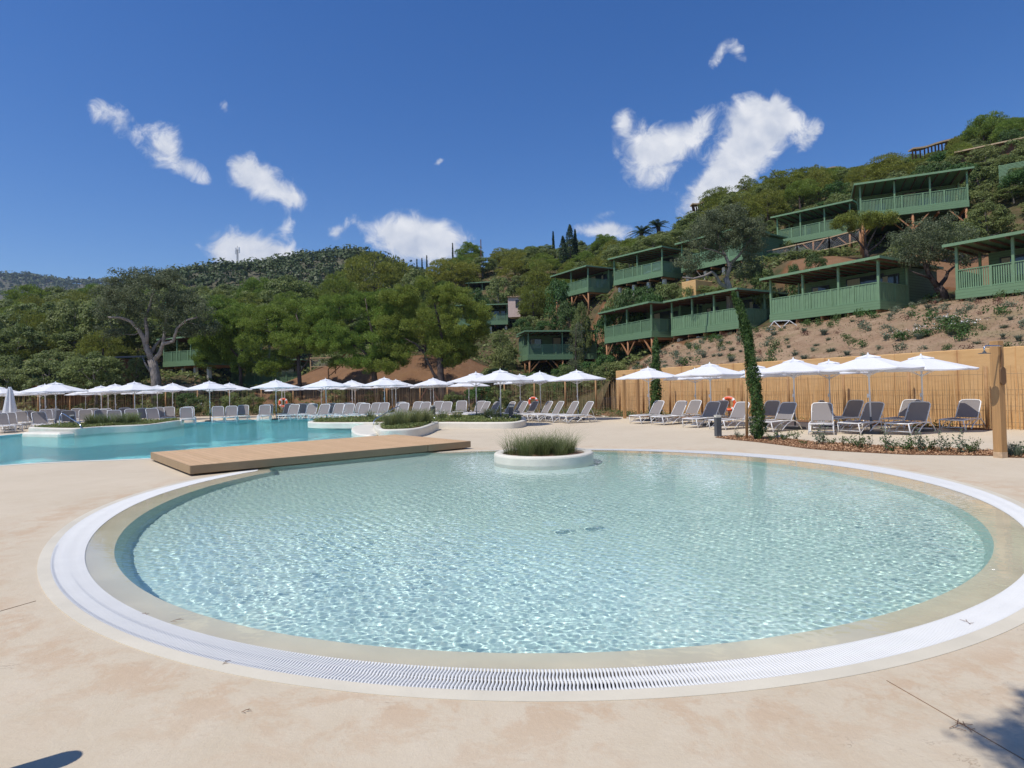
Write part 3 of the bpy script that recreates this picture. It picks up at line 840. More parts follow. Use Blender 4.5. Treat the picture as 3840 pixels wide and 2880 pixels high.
segsL = [(240,'counted from the left edge before the steel handrail'),(660,'from the left behind the long left planter'),(1040,'from the left along the big pool far edge'),(1345,'from the left before the leaning pine trunk'),(1700,'from the left behind the near grass planter'),(2010,'from the left behind the middle planter right end'),(2300,'from the left before the twin timber posts'),(2830,'from the left between twin timber posts and cypress'),(3160,'from the left just right of the cypress'),(4000,'from the left between cypress and shower post')]
first = True
for (px, Y, turn) in sorted(LO):
    s_ = F / Y
    view = math.atan2(px - CX, F); hd = view + R(turn)
    p = dep(px, hor(px) + 10, Y)
    back = Vector((math.sin(hd), math.cos(hd)))          # towards the head
    bx, by = p.x - back.x * .45, Y - back.y * .45
    o = lo0 if first else copy_tree(lo0); first = False
    o.location = (bx, by, 0); o.rotation_euler = (0, 0, -hd)
    sg = seglabel(px, segsL); cnt[sg] = cnt.get(sg, 0) + 1
    tag(o, f'{ORD[cnt[sg]-1]} taupe sun lounger {sg}', 'sun lounger', 'sun loungers set out round the pools')

# ================================================================== planters
def planter(name, outline, h, t_, label, base=-.0, wallmat='render', soilz=-.06):
    L = ccw([tuple(p) for p in smooth_closed(outline, 6)])
    mb = MB()
    r0 = L; r1 = offset_loop(L, .012); r2 = offset_loop(L, .045); r3 = offset_loop(L, t_ - .05); r4 = offset_loop(L, t_); 
    strip(mb, r0, r0, h - .05, base); strip(mb, r1, r0, h - .02, h - .05); strip(mb, r2, r1, h, h - .02)
    strip(mb, r3, r2, h, h); strip(mb, r4, r3, h - .02, h); strip(mb, r4, r4, base + .05, h - .02)
    o = mb.build(name, MT[wallmat], smooth=True); tag(o, label, 'planter')
    s = fill('soil', [r4], 0, MT['soil']); s.parent = o; s.location.z = h + soilz
    return o, r4, h + soilz
def scatter_in(L, n, rs=rng):
    a = np.array(L); lo, hi = a.min(0), a.max(0); out = []
    while len(out) < n:
        p = rs.uniform(lo, hi)
        if inside(p[0], p[1], L): out.append(p)
    return np.array(out)
# round island in the small pool
ic = (.68, 14.02)
isl = [(ic[0] + 1.13*math.cos(a), ic[1] + 1.13*math.sin(a)) for a in [2*math.pi*k/16 for k in range(16)]]
o, L, sz = planter('island_planter', isl, .195, .2, 'round white planter standing in the small pool with tufts of long grass', base=-.55)
pts = [np.array([*p, sz]) for p in [(ic[0] + r_*math.cos(a), ic[1] + r_*math.sin(a)*.8) for r_, a in ((0, 0), (.3, .4), (.55, .1), (.72, .5), (.6, 2.5), (.35, 2.2), (.5, 3.4), (.75, 3.1), (.3, 4.6), (.55, 5.4), (.6, 1.4), (.1, 2.9), (.7, 4.1), (.45, .95))]]
g1 = blades(pts, 150, .30, .62, .95, .0030, rs=rng)
g2 = blades(pts, 60, .26, .88, 1.0, .0022, rs=rng)
v, f, t_ = merge([g1, g2]); o = link_mesh('ornamental_grass', npmesh('ornamental_grass', v, f, t_), MT['grass'])
tag(o, 'long arching green grass filling the round island planter', 'grass', kind='stuff')
# near grass planter beside the boardwalk
P1 = [at(*p)[:2] for p in ((1632, 1616), (1580, 1637))] + [(-4.0, 21.2), (-4.75, 21.6), at(1407, 1623)[:2]] + [(-5.0, 24.2), (-4.2, 25.3), (-3.2, 25.9)]
oP1, L1, s1 = planter('planter', P1, .32, .22, 'low white curved planter with bushy grass beside the end of the boardwalk')
# long middle planter
P2 = [at(*p)[:2] for p in ((1660, 1607), (1760, 1608), (1900, 1608), (1958, 1603), (1975, 1592))] + [(.3, 30.3), (-1.6, 31.2), (-4.5, 31.6), (-8.5, 32), (-9.9, 30.5), (-9.2, 28.4), (-6, 27.2), (-4.1, 26.2)]
oP2, L2, s2 = planter('planter', P2, .27, .24, 'long low white planter with ground cover and flowers between the big pool and the paving')
# left planter along the far shore of the big pool
P3 = [at(*p)[:2] for p in ((130, 1626), (270, 1630), (400, 1621), (560, 1613), (640, 1601))] + [(-18.6, 34.6), (-20.6, 33.8), (-22.0, 31.8), (-23.1, 29.6)]
oP3, L3, s3 = planter('planter', P3, .29, .22, 'long low white planter curving along the left far shore of the big pool', base=-.6)
b = MB(); q0, q1 = at(128, 1631, 0), at(268, 1633, 0)
b.bar((q0.x, q0.y - .25, -.15), (q1.x, q1.y - .25, -.15), .7, .62); o = b.build('pool_bench', MT['render'], bevel=.08); tag(o, 'white rendered bench block standing in the water below the left planter', 'bench')
b = MB(); q0, q1 = at(1340, 1630, 0), at(1400, 1640, 0)
b = MB(); cc = smooth_closed([at(*p)[:2] for p in ((1327, 1612), (1330, 1640), (1400, 1648), (1440, 1622), (1420, 1604))], 6); cc = ccw([tuple(p) for p in cc])
strip(b, cc, cc, .12, -.6); strip(b, offset_loop(cc, .06), cc, .17, .12)
bm_ = fill('tmp', [offset_loop(cc, .06)], .17, MT['render']); o = b.build('pool_bench', MT['render'], smooth=True); bm_.name = 'bench_top'; bm_.parent = o
tag(o, 'smooth white curved bench in the big pool beside the near grass planter', 'bench')

def cover(L, z, n, size, hgt=.10, mat='cover', label='', name='ground_cover'):
    p = scatter_in(L, n); P = np.column_stack([p, z + rng.uniform(.01, hgt, n)])
    P[:, 2] += .05 * np.sin(p[:, 0] * 3) * np.sin(p[:, 1] * 2.3)
    v, f, t_ = leafquads(P, np.tile([0, 0, 1.], (n, 1)), size, .7, jit=.9)
    o = link_mesh(name, npmesh(name, v, f, t_), MT[mat]); tag(o, label, 'ground cover', kind='stuff')
cover(L1, s1 + .03, 5200, .055, .14, label='low yellow-green ground cover in the near grass planter')
cover(offset_loop(L2, -.02), s2 + .02, 20000, .075, .16, label='low yellow-green ground cover along the long middle planter')
cover(offset_loop(L3, -.02), s3 + .02, 12000, .08, .14, label='low green ground cover in the left far planter')
def grassclump(name, L, z, n, h, R_, nb, label, w_=.006, region=None, pts=None):
    p = scatter_in(L, n) if pts is None else np.array(pts)
    P = np.column_stack([p, np.full(len(p), z)])
    v, f, t_ = blades(P, nb, R_, h, .55, w_, rs=rng); o = link_mesh(name, npmesh(name, v, f, t_), MT['grass']); tag(o, label, 'grass', kind='stuff')
grassclump('ornamental_grass', L1, s1, 0, 1.0, .34, 240, 'tall soft green grass in the near planter by the boardwalk', .006,
           pts=[(-4.6, 22.9), (-4.3, 23.5), (-4.0, 22.6), (-3.7, 23.6), (-4.2, 24.3), (-3.8, 24.6), (-3.5, 24.9), (-4.6, 24.0)])
grassclump('ornamental_grass', L2, s2, 0, .8, .3, 150, 'separate tufts of green grass along the long middle planter', .008,
           pts=[dep(px, 1580, y)[:2] for px, y in ((1602, 28.5), (1660, 28), (1715, 28.6), (1832, 28), (1868, 27.6), (1835, 29.4), (1390, 30), (1560, 29))])
grassclump('ornamental_grass', L3, s3, 0, .95, .36, 170, 'tufts of long grass behind the left far shore of the big pool', .009,
           pts=[dep(px, 1590, y)[:2] for px, y in ((355, 30), (385, 29.6), (415, 29.6), (452, 30.3), (470, 30), (500, 30.4), (505, 31), (338, 30))])
# white and yellow flowers in the middle planter
fm = simple('yellow_flower', (.5, .42, .08), .6)
p = scatter_in(L2, 260); P = np.column_stack([p, s2 + rng.uniform(.15, .5, 260)])
v, f, t_ = leafquads(P, np.tile([0, 0, 1.], (260, 1)), .05, 1, jit=1.0); o = link_mesh('flowers', npmesh('flowers', v, f, t_), MT['flower']); tag(o, 'small white and lilac flowers over the long middle planter', 'flowers', kind='stuff')

# ================================================================== bollards, handrails, lifebuoys, posts
def make_bollard():
    r_ = empty('bollard_light')
    MB().box((-.085, -.085, 0), (.085, .085, .60)).build('post', MT['anth'], r_, bevel=.004)
    MB().box((-.082, -.082, .60), (.082, .082, .655)).build('lens', MT['lens'], r_)
    MB().box((-.088, -.088, .655), (.088, .088, .668)).build('cap', MT['lens'], r_)
    return r_
bo0 = remember(make_bollard())
bl = [(at(2693, 1636)[:2], 0, 'dark grey square bollard light at the left tip of the bark mulch bed'), (dep(1917, 1576, 27.6)[:2], s2, 'dark grey bollard light standing in the right end of the long middle planter'),
      (dep(1625, 1567, 31.0)[:2], s2, 'dark grey bollard light among the grass of the long middle planter'), (dep(270, 1590, 31.5)[:2], .1, 'dark bollard light with cream top behind the steel handrail at left'),
      ]
for i, (p, z, lab) in enumerate(bl):
    o = bo0 if i == 0 else copy_tree(bo0); o.location = (p[0], p[1], z); o.rotation_euler = (0, 0, R(8 + 11*i)); tag(o, lab, 'bollard light', 'bollard lights by the pools')
def handrail(pts, lab):
    mb = MB(); pts = [Vector(p) for p in pts]
    q = []
    for i in range(len(pts) - 1):
        for k in range(6):
            t_ = k / 6; a, b_, c_, d_ = pts[max(i-1, 0)], pts[i], pts[i+1], pts[min(i+2, len(pts)-1)]
            q.append(.5*((2*b_) + (c_-a)*t_ + (2*a-5*b_+4*c_-d_)*t_*t_ + (3*b_-a-3*c_+d_)*t_**3))
    q.append(pts[-1]); mb.tube(q, .022, 8); o = mb.build('handrail', MT['steel'], smooth=True); tag(o, lab, 'handrail')
handrail([dep(1400, 1590, 24.5), dep(1408, 1572, 24.7), dep(1450, 1548, 25.2), dep(1486, 1527, 25.8), dep(1498, 1527, 26.0), dep(1506, 1545, 26.1), dep(1507, 1575, 26.1)], 'bent stainless steel handrail rising out of the big pool by the near grass planter')
handrail([dep(222, 1608, 28.5), dep(224, 1570, 28.5), dep(230, 1553, 28.6), dep(240, 1553, 28.6), dep(270, 1572, 28.0), dep(299, 1590, 27.6), dep(304, 1606, 27.5)], 'bent stainless steel handrail at the left planter of the big pool')
def lifebuoy(px, py, Y, rad, yaw, lab):
    p = dep(px, py, Y); r_ = empty('lifebuoy', p, yaw)
    tag(r_, lab, 'lifebuoy', 'orange lifebuoys hung on the fence')
    def arc(a0, a1, rr):
        return [(rad*.78*math.cos(a), 0, rad*.78*math.sin(a)) for a in [a0 + (a1-a0)*k/10 for k in range(11)]], rr
    q = [(rad*.78*math.cos(2*math.pi*k/28), 0, rad*.78*math.sin(2*math.pi*k/28)) for k in range(29)]
    MB().tube(q, rad*.21, 10, cap=False).build('ring', MT['orange'], r_, True)
    for k in range(4):
        a0 = k*math.pi/2 + .6; pts_, rr = arc(a0, a0 + .30, 0)
        MB().tube(pts_, rad*.222, 10).build('band', MT['white'], r_, True)
    MB().tube([(rad*1.0*math.cos(2*math.pi*k/16), -.02, rad*1.0*math.sin(2*math.pi*k/16)) for k in range(17)], .008, 5).build('grab_rope', MT['white'], r_)
lifebuoy(2733, 1515, 26.4, .335, R(-38), 'large orange lifebuoy with white bands leaning behind the loungers by the cypress')
lifebuoy(2000, 1507, 39.5, .34, R(-20), 'orange lifebuoy half hidden behind a lounger back, right of the middle planter')
lifebuoy(1062, 1510, 46.5, .36, R(5), 'red lifebuoy hanging in shade on the fence behind the far parasols')
mb = MB(); mb.bar((*dep(2733, 1515, 26.55)[:2], 0), (*dep(2733, 1515, 26.55)[:2], 1.45), .09); o = mb.build('support_post', MT['timber']); tag(o, 'short timber post carrying the large orange lifebuoy', 'post')
for px, py, lab in ((2343, 1569, 'square timber post at the bed edge, nearer of the twin posts'), (2395, 1557, 'square timber post behind its twin at the bed edge')):
    p = at(px, py); o = MB().box((-.068, -.068, 0), (.068, .068, 2.25)).build('timber_post', MT['timber'], bevel=.006)
    o.location = p; o.rotation_euler = (0, 0, R(12)); tag(o, lab, 'post', 'twin timber posts')
# shower
def shower():
    p = at(3752, 1716); r_ = empty('shower_post', p, R(18))
    tag(r_, 'square timber shower post with chrome head and push valve at the right', 'shower')
    r2 = math.sin
    MB().box((-.085, -.085, .12), (.085, .085, 2.42)).build('post', MT['timber'], r_, bevel=.006)
    MB().box((-.087, -.087, 0), (.087, .087, .12)).build('post_foot', simple('wet_salt_stained_timber', (.52, .36, .22), .7, .2, 12), r_, bevel=.004)
    MB().tube([(-.02, -.09, 2.30), (-.03, -.13, 2.30), (-.15, -.13, 2.31), (-.48, -.12, 2.31), (-.53, -.12, 2.28), (-.53, -.12, 2.18)], .015, 8).build('shower_arm', MT['steel'], r_, True)
    MB().lathe([(.001, 2.20), (.03, 2.195), (.035, 2.17), (.105, 2.16), (.105, 2.15), (.001, 2.15)], 20, (-.53, -.12, 0)).build('shower_head', MT['anth'], r_)
    MB().tube([(-.02, -.086, 2.30), (-.02, -.125, 2.30)], .04, 12).build('wall_flange', MT['steel'], r_, True)
    MB().tube([(-.02, -.10, 2.28), (-.02, -.10, 1.80)], .011, 8).build('supply_pipe', simple('copper_brown_pipe', (.18, .09, .04), .5), r_)
    mb = MB(); n = 24
    ring = [((.075*math.cos(a)), (.11 if math.sin(a) > 0 else -.11) + .075*math.sin(a)) for a in [2*math.pi*k/n for k in range(n)]]
    o0 = len(mb.v); mb.v += [(x, -.12, 1.69 + z) for x, z in ring] + [(x, -.085, 1.69 + z) for x, z in ring]
    mb.f += [tuple(range(n)), *[(k, n+k, n+(k+1) % n, (k+1) % n) for k in range(n)]]
    mb.build('cover_plate', simple('brown_plate', (.15, .08, .035), .6), r_)
    MB().lathe([(.001, .05), (.025, .05), (.03, .03), (.05, .02), (.055, 0)], 18).build('push_valve', MT['steel'], r_, True)
    v_ = r_.children[-1]; v_.rotation_euler = (R(90), 0, 0); v_.location = (0, -.087, .98)
shower()

# ================================================================== bark mulch bed at the right with young shrubs
bedpx = [(2680,1641),(2740,1634),(2820,1636),(2898,1639),(2961,1646),(3056,1658),(3140,1661),(3250,1668),(3361,1675),(3470,1678),(3583,1682),(3719,1689),(3840,1694),(4200,1716),(4200,1745),(3840,1718),(3760,1716),(3719,1710),(3560,1708),(3409,1706),(3250,1698),(3120,1691),(3025,1683),(2930,1670),(2835,1658),(2750,1650)]
bed = ccw([tuple(at(*p)[:2]) for p in bedpx])
o = fill('mulch_bed', [bed], .006, MT['mulch']); tag(o, kind='structure')
n = 9000; p = scatter_in(offset_loop(bed, .03), n); P = np.column_stack([p, .01 + rng.uniform(0, .03, n)])
v, f, t_ = leafquads(P, np.tile([0, 0, 1.], (n, 1)), .06, .4, jit=.5); o = link_mesh('bark_chips', npmesh('bark_chips', v, f, t_), MT['chip']); tag(o, 'loose tan bark chips covering the bed by the shower', 'bark chips', kind='stuff')
def sprig_mesh(name, n, h, spread, size, rs=rng, stems=5):
    P, N_ = [], []; mb = MB()
    for i in range(stems):
        a = rs.uniform(0, 6.28); l = rs.uniform(.4, 1) * spread; hh = h * rs.uniform(.5, 1)
        q = [Vector((math.cos(a)*l*t_**1.3, math.sin(a)*l*t_**1.3, hh*t_)) for t_ in (0, .35, .7, 1)]
        mb.tube(q, [.006, .004, .003, .002], 3)
        for k in range(n // stems):
            t_ = rs.uniform(.15, 1); c = np.array([math.cos(a)*l*t_**1.3, math.sin(a)*l*t_**1.3, hh*t_])
            P.append(c + rs.normal(0, .035*h/.4, 3)); N_.append([0, 0, 1.])
    v, f, t_ = leafquads(np.array(P), np.array(N_), size, .55, rs, .9)
    v[:, 2] = np.maximum(v[:, 2], .005)
    return npmesh(name, v, f, t_), mb.mesh(name + '_stem')
sprigs = [sprig_mesh('leaves', 150, .38, .28, .05), sprig_mesh('leaves', 220, .30, .34, .05, stems=7), sprig_mesh('leaves', 120, .5, .2, .06, stems=4)]
stemm = simple('thin_stem', (.10, .06, .03), .8)
bp = [(2765,1645,.7),(2778,1642,.6),(2890,1655,.8),(2912,1650,.9),(2940,1652,1.),(2985,1650,.9),(3018,1668,.5),(3068,1668,1.1),(3085,1662,.9),(3120,1668,.8),(3165,1670,.7),(3210,1675,1.),(3228,1682,1.1),(3262,1680,.6),(3330,1690,1.15),(3345,1696,1.),(3395,1690,.9),(3408,1686,1.1),(3455,1694,1.2),(3470,1690,.9),(3500,1690,1.),(3535,1695,1.),(3560,1692,.8),(3600,1700,1.1),(3640,1697,1.),(3660,1694,.9),(3835,1705,1.2)]
for i, (px, py, s_) in enumerate(bp):
    p = at(px, py); k = (0, 1, 0, 2, 1)[i % 5] if i % 7 else 2
    r_ = empty('seedling_shrub', p, random.uniform(0, 6)); r_.scale = (s_,) * 3
    link_mesh('leaves', sprigs[k][0], MT['bush'] if i % 3 else MT['greybush'], r_); link_mesh('stem', sprigs[k][1], stemm, r_)
    where = 'left of the cypress' if px < 2800 else 'from the left just right of the cypress' if px < 3000 else 'midway along it' if px < 3300 else 'left of the shower post' if px < 3740 else 'right of the shower post'
    kind_ = ('spreading', 'dense low', 'upright')[k]
    tag(r_, f"{kind_} young shrub in the bark bed, {where}", 'shrub', f'{kind_} young shrubs {where}')
v, f, t_ = blades([[*at(3808, 1712)[:2], 0], [*at(3795, 1706)[:2], 0]], 160, .2, .45, .8, .003); o = link_mesh('grass_tuft', npmesh('grass_tuft', v, f, t_), MT['greybush']); tag(o, 'wispy grass tuft beside the foot of the shower post', 'grass tuft')

# ================================================================== cypresses and stake
def cypress(name, path, w_, lab, n=5200, size=.06):
    """path: world points of the axis"""
    pts = [Vector(p) for p in path]; P, N_ = [], []
    for i in range(n):
        t_ = rng.uniform(0, 1) ** .9; f_ = t_ * (len(pts) - 1); k = min(int(f_), len(pts) - 2); c = pts[k].lerp(pts[k+1], f_ - k)
        a = rng.uniform(0, 6.28); lump = 1 + .22*math.sin(a*2 + t_*23) + .14*math.sin(a*3 - t_*41)
        rr = w_ * lump * (1.05 - .62*t_) * min(1, .35 + t_*9) * math.sqrt(rng.uniform(.25, 1))
        if t_ > .9: rr *= 1 - (t_ - .9) * 6
        if rng.uniform() < .07: rr *= 1.45
        P.append((c.x + rr*math.cos(a), c.y + rr*math.sin(a), c.z)); N_.append((math.cos(a), math.sin(a), .4))
    r_ = empty(name, pts[0]); tag(r_, lab, 'cypress')
    P = np.array(P) - np.array(pts[0]); v, f, t_ = leafquads(P, N_, size, .35, jit=.7)
    v2, f2, t2 = leafquads(P[:n//3] * np.array([1.0, 1.0, 1]) + np.array([0, 0, .03]), np.array(N_[:n//3]), size*1.6, .25, jit=.5)
    v, f, t_ = merge([(v, f, t_), (v2, f2, t2)])
    link_mesh('crown', npmesh('crown', v, f, t_), MT['cyp'], r_)
    MB().tube([p - pts[0] for p in pts], [.03] + [.02]*(len(pts)-2) + [.008], 6).build('trunk', MT['bark'], r_, True)
def mat_bark(name, c, sx=(6, 6, 1.2)):
    m, t, out = newmat(name); g = t.add('ShaderNodeTexCoord').outputs['Object']
    n = t.noise(g, 2.2, 6, .7, sx=sx); cc = t.mix(t.ramp(n, .35, .65), mul(c, .45), mul(c, 1.25))
    pbsdf(t, out, cc, .9, spec=.15, bump=n, bstr=.8, bdist=.05); return m
MT['bark'] = mat_bark('pine_bark', (.11, .085, .075)); MT['corkbark'] = mat_bark('grey_cork_bark', (.30, .26, .23))
MT['cyp'] = mat_leaf('cypress_foliage', (.025, .065, .015), (.085, .15, .03), trans=.25)
Yc = 17.9
path = [dep(px, py, Yc) for px, py in ((2842, 1652), (2843, 1600), (2840, 1530), (2832, 1460), (2822, 1400), (2812, 1330), (2804, 1275), (2795, 1225), (2783, 1180), (2768, 1140), (2748, 1098))]
path[0].z = 0
cypress('young_cypress', path, .21, 'thin young cypress leaning left at its tip, tied to a stake in the bark bed', 15000, .062)
path = [dep(px, py, 30.8) for px, py in ((2458, 1572), (2458, 1500), (2460, 1420), (2459, 1340), (2459, 1268))]; path[0].z = 0
cypress('young_cypress', path, .30, 'slim upright cypress behind a parasol near the twin timber posts', 7000, .10)
p0 = at(2801, 1646); p1 = dep(2798, 1327, p0.y)
r_ = empty('tree_stake', p0); tag(r_, 'round wooden stake beside the leaning young cypress', 'stake')
MB().tube([(0, 0, 0), tuple(p1 - p0)], .042, 10).build('pole', simple('peeled_wood', (.50, .30, .14), .6, .12, 4, sx=(6, 6, .5)), r_, True)
MB().tube([(x*.046, y*.046, (p1-p0).z*.715 ) for x, y in ((math.cos(a), math.sin(a)) for a in [2*math.pi*k/10 for k in range(11)])], .012, 5).build('tie', MT['anth'], r_)

# ================================================================== retaining wall
wallpts = [(6.8, 40.2), (9.9, 32.4), (12.2, 28.0), (14.6, 23.4), (16.1, 19.6), (20.0, 9.5)]
def wall():
    a = wallpts; r_ = None
    for i in range(5):
        p, q = Vector(a[i]), Vector(a[i+1]); d = (q - p); L = d.length
        o = MB().box((0, 0, -.3), (L, .35, 2.65)).build('retaining_wall' if i == 0 else 'wall_section', MT['wall'], bevel=.02)
        # local x along the wall, local y to the hill
        if i == 0:
            o.location = (*p, 0); o.rotation_euler = (0, 0, math.atan2(d.y, d.x)); r_ = o; tag(o, 'long ochre retaining wall below the planted slope, behind the paling fence', 'wall')
        else:
            o.parent = r_; M = r_.matrix_basis.inverted() @ (Matrix.Translation((*p, 0)) @ Matrix.Rotation(math.atan2(d.y, d.x), 4, 'Z'))
            o.matrix_basis = M
    return r_
wall()

# ================================================================== paling fences
def fence(name, path, hfun, lab, sp=.085, seed=5, postsp=2.4, stretch=1.0):
    rs = np.random.default_rng(seed); P = [Vector(p) for p in path]
    r_ = empty(name, (P[0].x, P[0].y, 0)); tag(r_, lab, 'fence'); org = Vector((P[0].x, P[0].y, 0))
    seg = [(P[i+1] - P[i]).length for i in range(len(P)-1)]; tot = sum(seg)
    def pos(s):
        for i, L in enumerate(seg):
            if s <= L or i == len(seg)-1: return P[i].lerp(P[i+1], s / L), (P[i+1]-P[i]).normalized()
            s -= L
    V, F_, T = [], [], []; s = 0; o = 0
    while s < tot:
        p, d = pos(s); z0, h = hfun(p.x, p.y)
        h *= rs.uniform(.89, 1.05); lx = rs.normal(0, .035); bow = rs.normal(0, .012); rad = rs.uniform(.009, .0165); nn = Vector((-d.y, d.x)) 
        off = rs.uniform(-.012, .012)
        tn = rs.uniform(0, 1)
        for k in range(4):
            f = k / 3; c = p + d * (lx * (f - .3) + bow * math.sin(f*6)) + nn * off
            rr = rad * (1 - .25*f) * (1 if k < 3 else .55)
            for (ux, uy) in ((-1, -.6), (1, -.6), (0, 1)):
                q = c + d*ux*rr + nn*uy*rr; V.append((q.x-org.x, q.y-org.y, z0 + h*f))
        for k in range(3):
            for j in range(3): F_.append((o + k*3 + j, o + k*3 + (j+1) % 3, o + (k+1)*3 + (j+1) % 3, o + (k+1)*3 + j))
        T += [tn]*12; o += 12
        s += sp * rs.uniform(.75, 1.3)
    link_mesh('palings', npmesh('palings', V, F_, T), MT['stake'], r_)
    mb = MB()
    for fz in (.12, .38, .64, .90):
        q = []; s = 0
        while s <= tot:
            p, d = pos(s); z0, h = hfun(p.x, p.y); q.append((p.x-org.x - d.y*-.015, p.y-org.y - d.x*.015, z0 + h*fz)); s += .6
        mb.tube(q, .005, 3)
    mb.build('wire', MT['wire'], r_)
    s = 1.0; k = 0
    while s < tot and k < 60:
        p, d = pos(s); z0, h = hfun(p.x, p.y)
        MB().tube([(p.x-org.x, p.y-org.y-.07, z0), (p.x-org.x, p.y-org.y-.07, z0 + h*1.03)], .055, 8).build('post', MT['log'], r_, True)
        s += postsp; k += 1
    return r_
fence('paling_fence', [(19.6, 9.5), (15.75, 19.5), (14.25, 23.25), (11.85, 27.85), (9.55, 32.25), (6.4, 40.0)], lambda x, y: (0, 1.98), 'sunlit chestnut paling fence along the ochre retaining wall', .095, 4, 2.6)

q = at(268, 2838); hq = 1.05  # unseen post, added and sized to cast the rounded shadow in the corner
o = MB().lathe([(.07, 0), (.07, hq - .07), (.062, hq - .035), (.045, hq - .012), (.001, hq)], 20).build('shadow_post', MT['anth'], smooth=True)
o.location = (q.x + sun_dir.x / sun_dir.z * hq, q.y + sun_dir.y / sun_dir.z * hq, 0); tag(o, 'unseen round topped post, added outside the lower left corner to cast a shadow', 'post')
# ================================================================== terrain
CT = [ # x, y, z
 (-100,52,1.5),(-60,52,.4),(-42,52,.2),(-30,52,.3),(-17.8,52,.3),(-9,51,.4),(-2,48.5,.4),(1.5,46.5,.5),(4.6,43.6,.6),(7.4,41,2.5),(10.6,33,2.55),(13,28.6,2.55),(15.4,24,2.55),(17,20,2.55),(20.8,9.6,2.55),(34,-20,2.55),(70,-30,3),
 (4,50,.8),(7,46,1.8),(9,42,2.8),(12,38,3.6),(16.2,39.3,5.2),(19.9,33.2,5.3),(12.6,48.9,5.1),(15.7,42.7,5.2),(8.1,55,3.3),(11.0,48.8,3.6),(9.5,46,3.0),(17.5,28,4.0),(22.6,31.2,5.5),(26.2,26.0,5.6),(32,18,5.5),
 (1.5,58,1.6),(8.4,59,1.9),(0,54,.9),(-5,66,5.5),(4,67,6.2),(10,64,7.5),(13,58,6.2),
 (-12,53.5,1.0),(-4,53.5,1.1),(-12,58,4.2),(-5,58,4.4),(-20,56,1.4),(-20,64,4.6),(-12,70,7.0),
 (-31,65,2.0),(-24,65,2.1),(-30,76,7),(-36,61,4.0),(-31,58,3.6),(-40,56,1.2),(-47,56,1.2),(-40,70,6.2),(-60,62,2.4),(-80,62,3),
 (19.5,42,6.0),(23.5,37,6.2),(16,52,6.4),(19,47,6.4),(22,45,9.0),(26,41,8.6),(24,49,11.6),(29,44,10.2),(26.5,34.5,6.6),(29,38,7.6),(31,30,6.8),
 (9,67.5,9.8),(5,72,9.6),(12.5,61.5,10.2),(16.5,56.5,10.2),(11,66,11.2),(15.2,60,11.3),(20,53,11.3),(19,61,12.4),(24,56,12.6),
 (26,59,13.2),(30,55,13.2),(28,48.6,11.4),(34.4,45.4,11.6),(36,52,15.5),(34,60,18),(31,66,18),
 (-8,84,8.6),(-1,85,9.2),(3,92,13),(-14,95,12),(-25,88,8.5),
 (58,75,28),(44.5,80,26.5),(31,84,25.5),(24,94,21.5),(11,109,24.5),(0,119,25.5),(-9,124,25.5),(-22,108,14.5),(-14,120,21.5),(-40,110,15.5),(-70,122,18.0),(-110,128,21),
 (40,30,9.5),(42,45,16.5),(46,60,22),(62,50,27),(60,25,14),(80,60,34),(95,80,42),(90,20,18),(75,90,36),
 (-70,90,9),(-50,85,8),(-110,80,8),(45,110,24),(20,135,18),(0,150,16),(-30,145,9),(-70,160,10),(-110,165,10),(80,130,30)]
CT = np.array(CT, float)
def _k(d): return np.sqrt(d*d + 4.0)
D_ = np.hypot(CT[:, None, 0] - CT[None, :, 0], CT[:, None, 1] - CT[None, :, 1])
nC = len(CT)
Am = np.zeros((nC+3, nC+3)); Am[:nC, :nC] = _k(D_) - np.eye(nC) * .25
Am[:nC, nC] = 1; Am[:nC, nC+1:] = CT[:, :2]; Am[nC, :nC] = 1; Am[nC+1:, :nC] = CT[:, :2].T
SOL = np.linalg.solve(Am, np.append(CT[:, 2], [0, 0, 0]))
def tz(x, y):
    x = np.atleast_1d(np.asarray(x, float)); y = np.atleast_1d(np.asarray(y, float)); sh = x.shape; x, y = x.ravel(), y.ravel()
    out = np.empty(len(x))
    for i in range(0, len(x), 4000):
        d = np.hypot(x[i:i+4000, None] - CT[None, :, 0], y[i:i+4000, None] - CT[None, :, 1])
        out[i:i+4000] = _k(d) @ SOL[:nC] + SOL[nC] + SOL[nC+1] * x[i:i+4000] + SOL[nC+2] * y[i:i+4000]
    return out.reshape(sh)
def tz1(x, y): return float(tz([x], [y])[0])
def segdist(px_, py_, a, b):
    ax, ay = a; bx, by = b; t = ((px_-ax)*(bx-ax) + (py_-ay)*(by-ay)) / ((bx-ax)**2 + (by-ay)**2); t = min(1, max(0, t))
    qx, qy = ax + t*(bx-ax), ay + t*(by-ay); return math.hypot(px_-qx, py_-qy), qx, qy
gx = np.concatenate([np.arange(-130, -60, 4), np.arange(-60, 50, 1.3), np.arange(50, 131, 4)])
gy = np.concatenate([np.arange(-40, 8, 6), np.arange(8, 75, 1.2), np.arange(75, 176, 3)])
XX, YY = np.meshgrid(gx, gy); ZZ = tz(XX, YY)
ZZ += .10*np.sin(XX*1.3 + YY*.7) * np.sin(YY*1.1 - XX*.4) * np.clip(ZZ - 1, 0, 1)
keep = np.ones(XX.shape, bool)
edges_ = list(zip(terr_out, terr_out[1:] + terr_out[:1]))
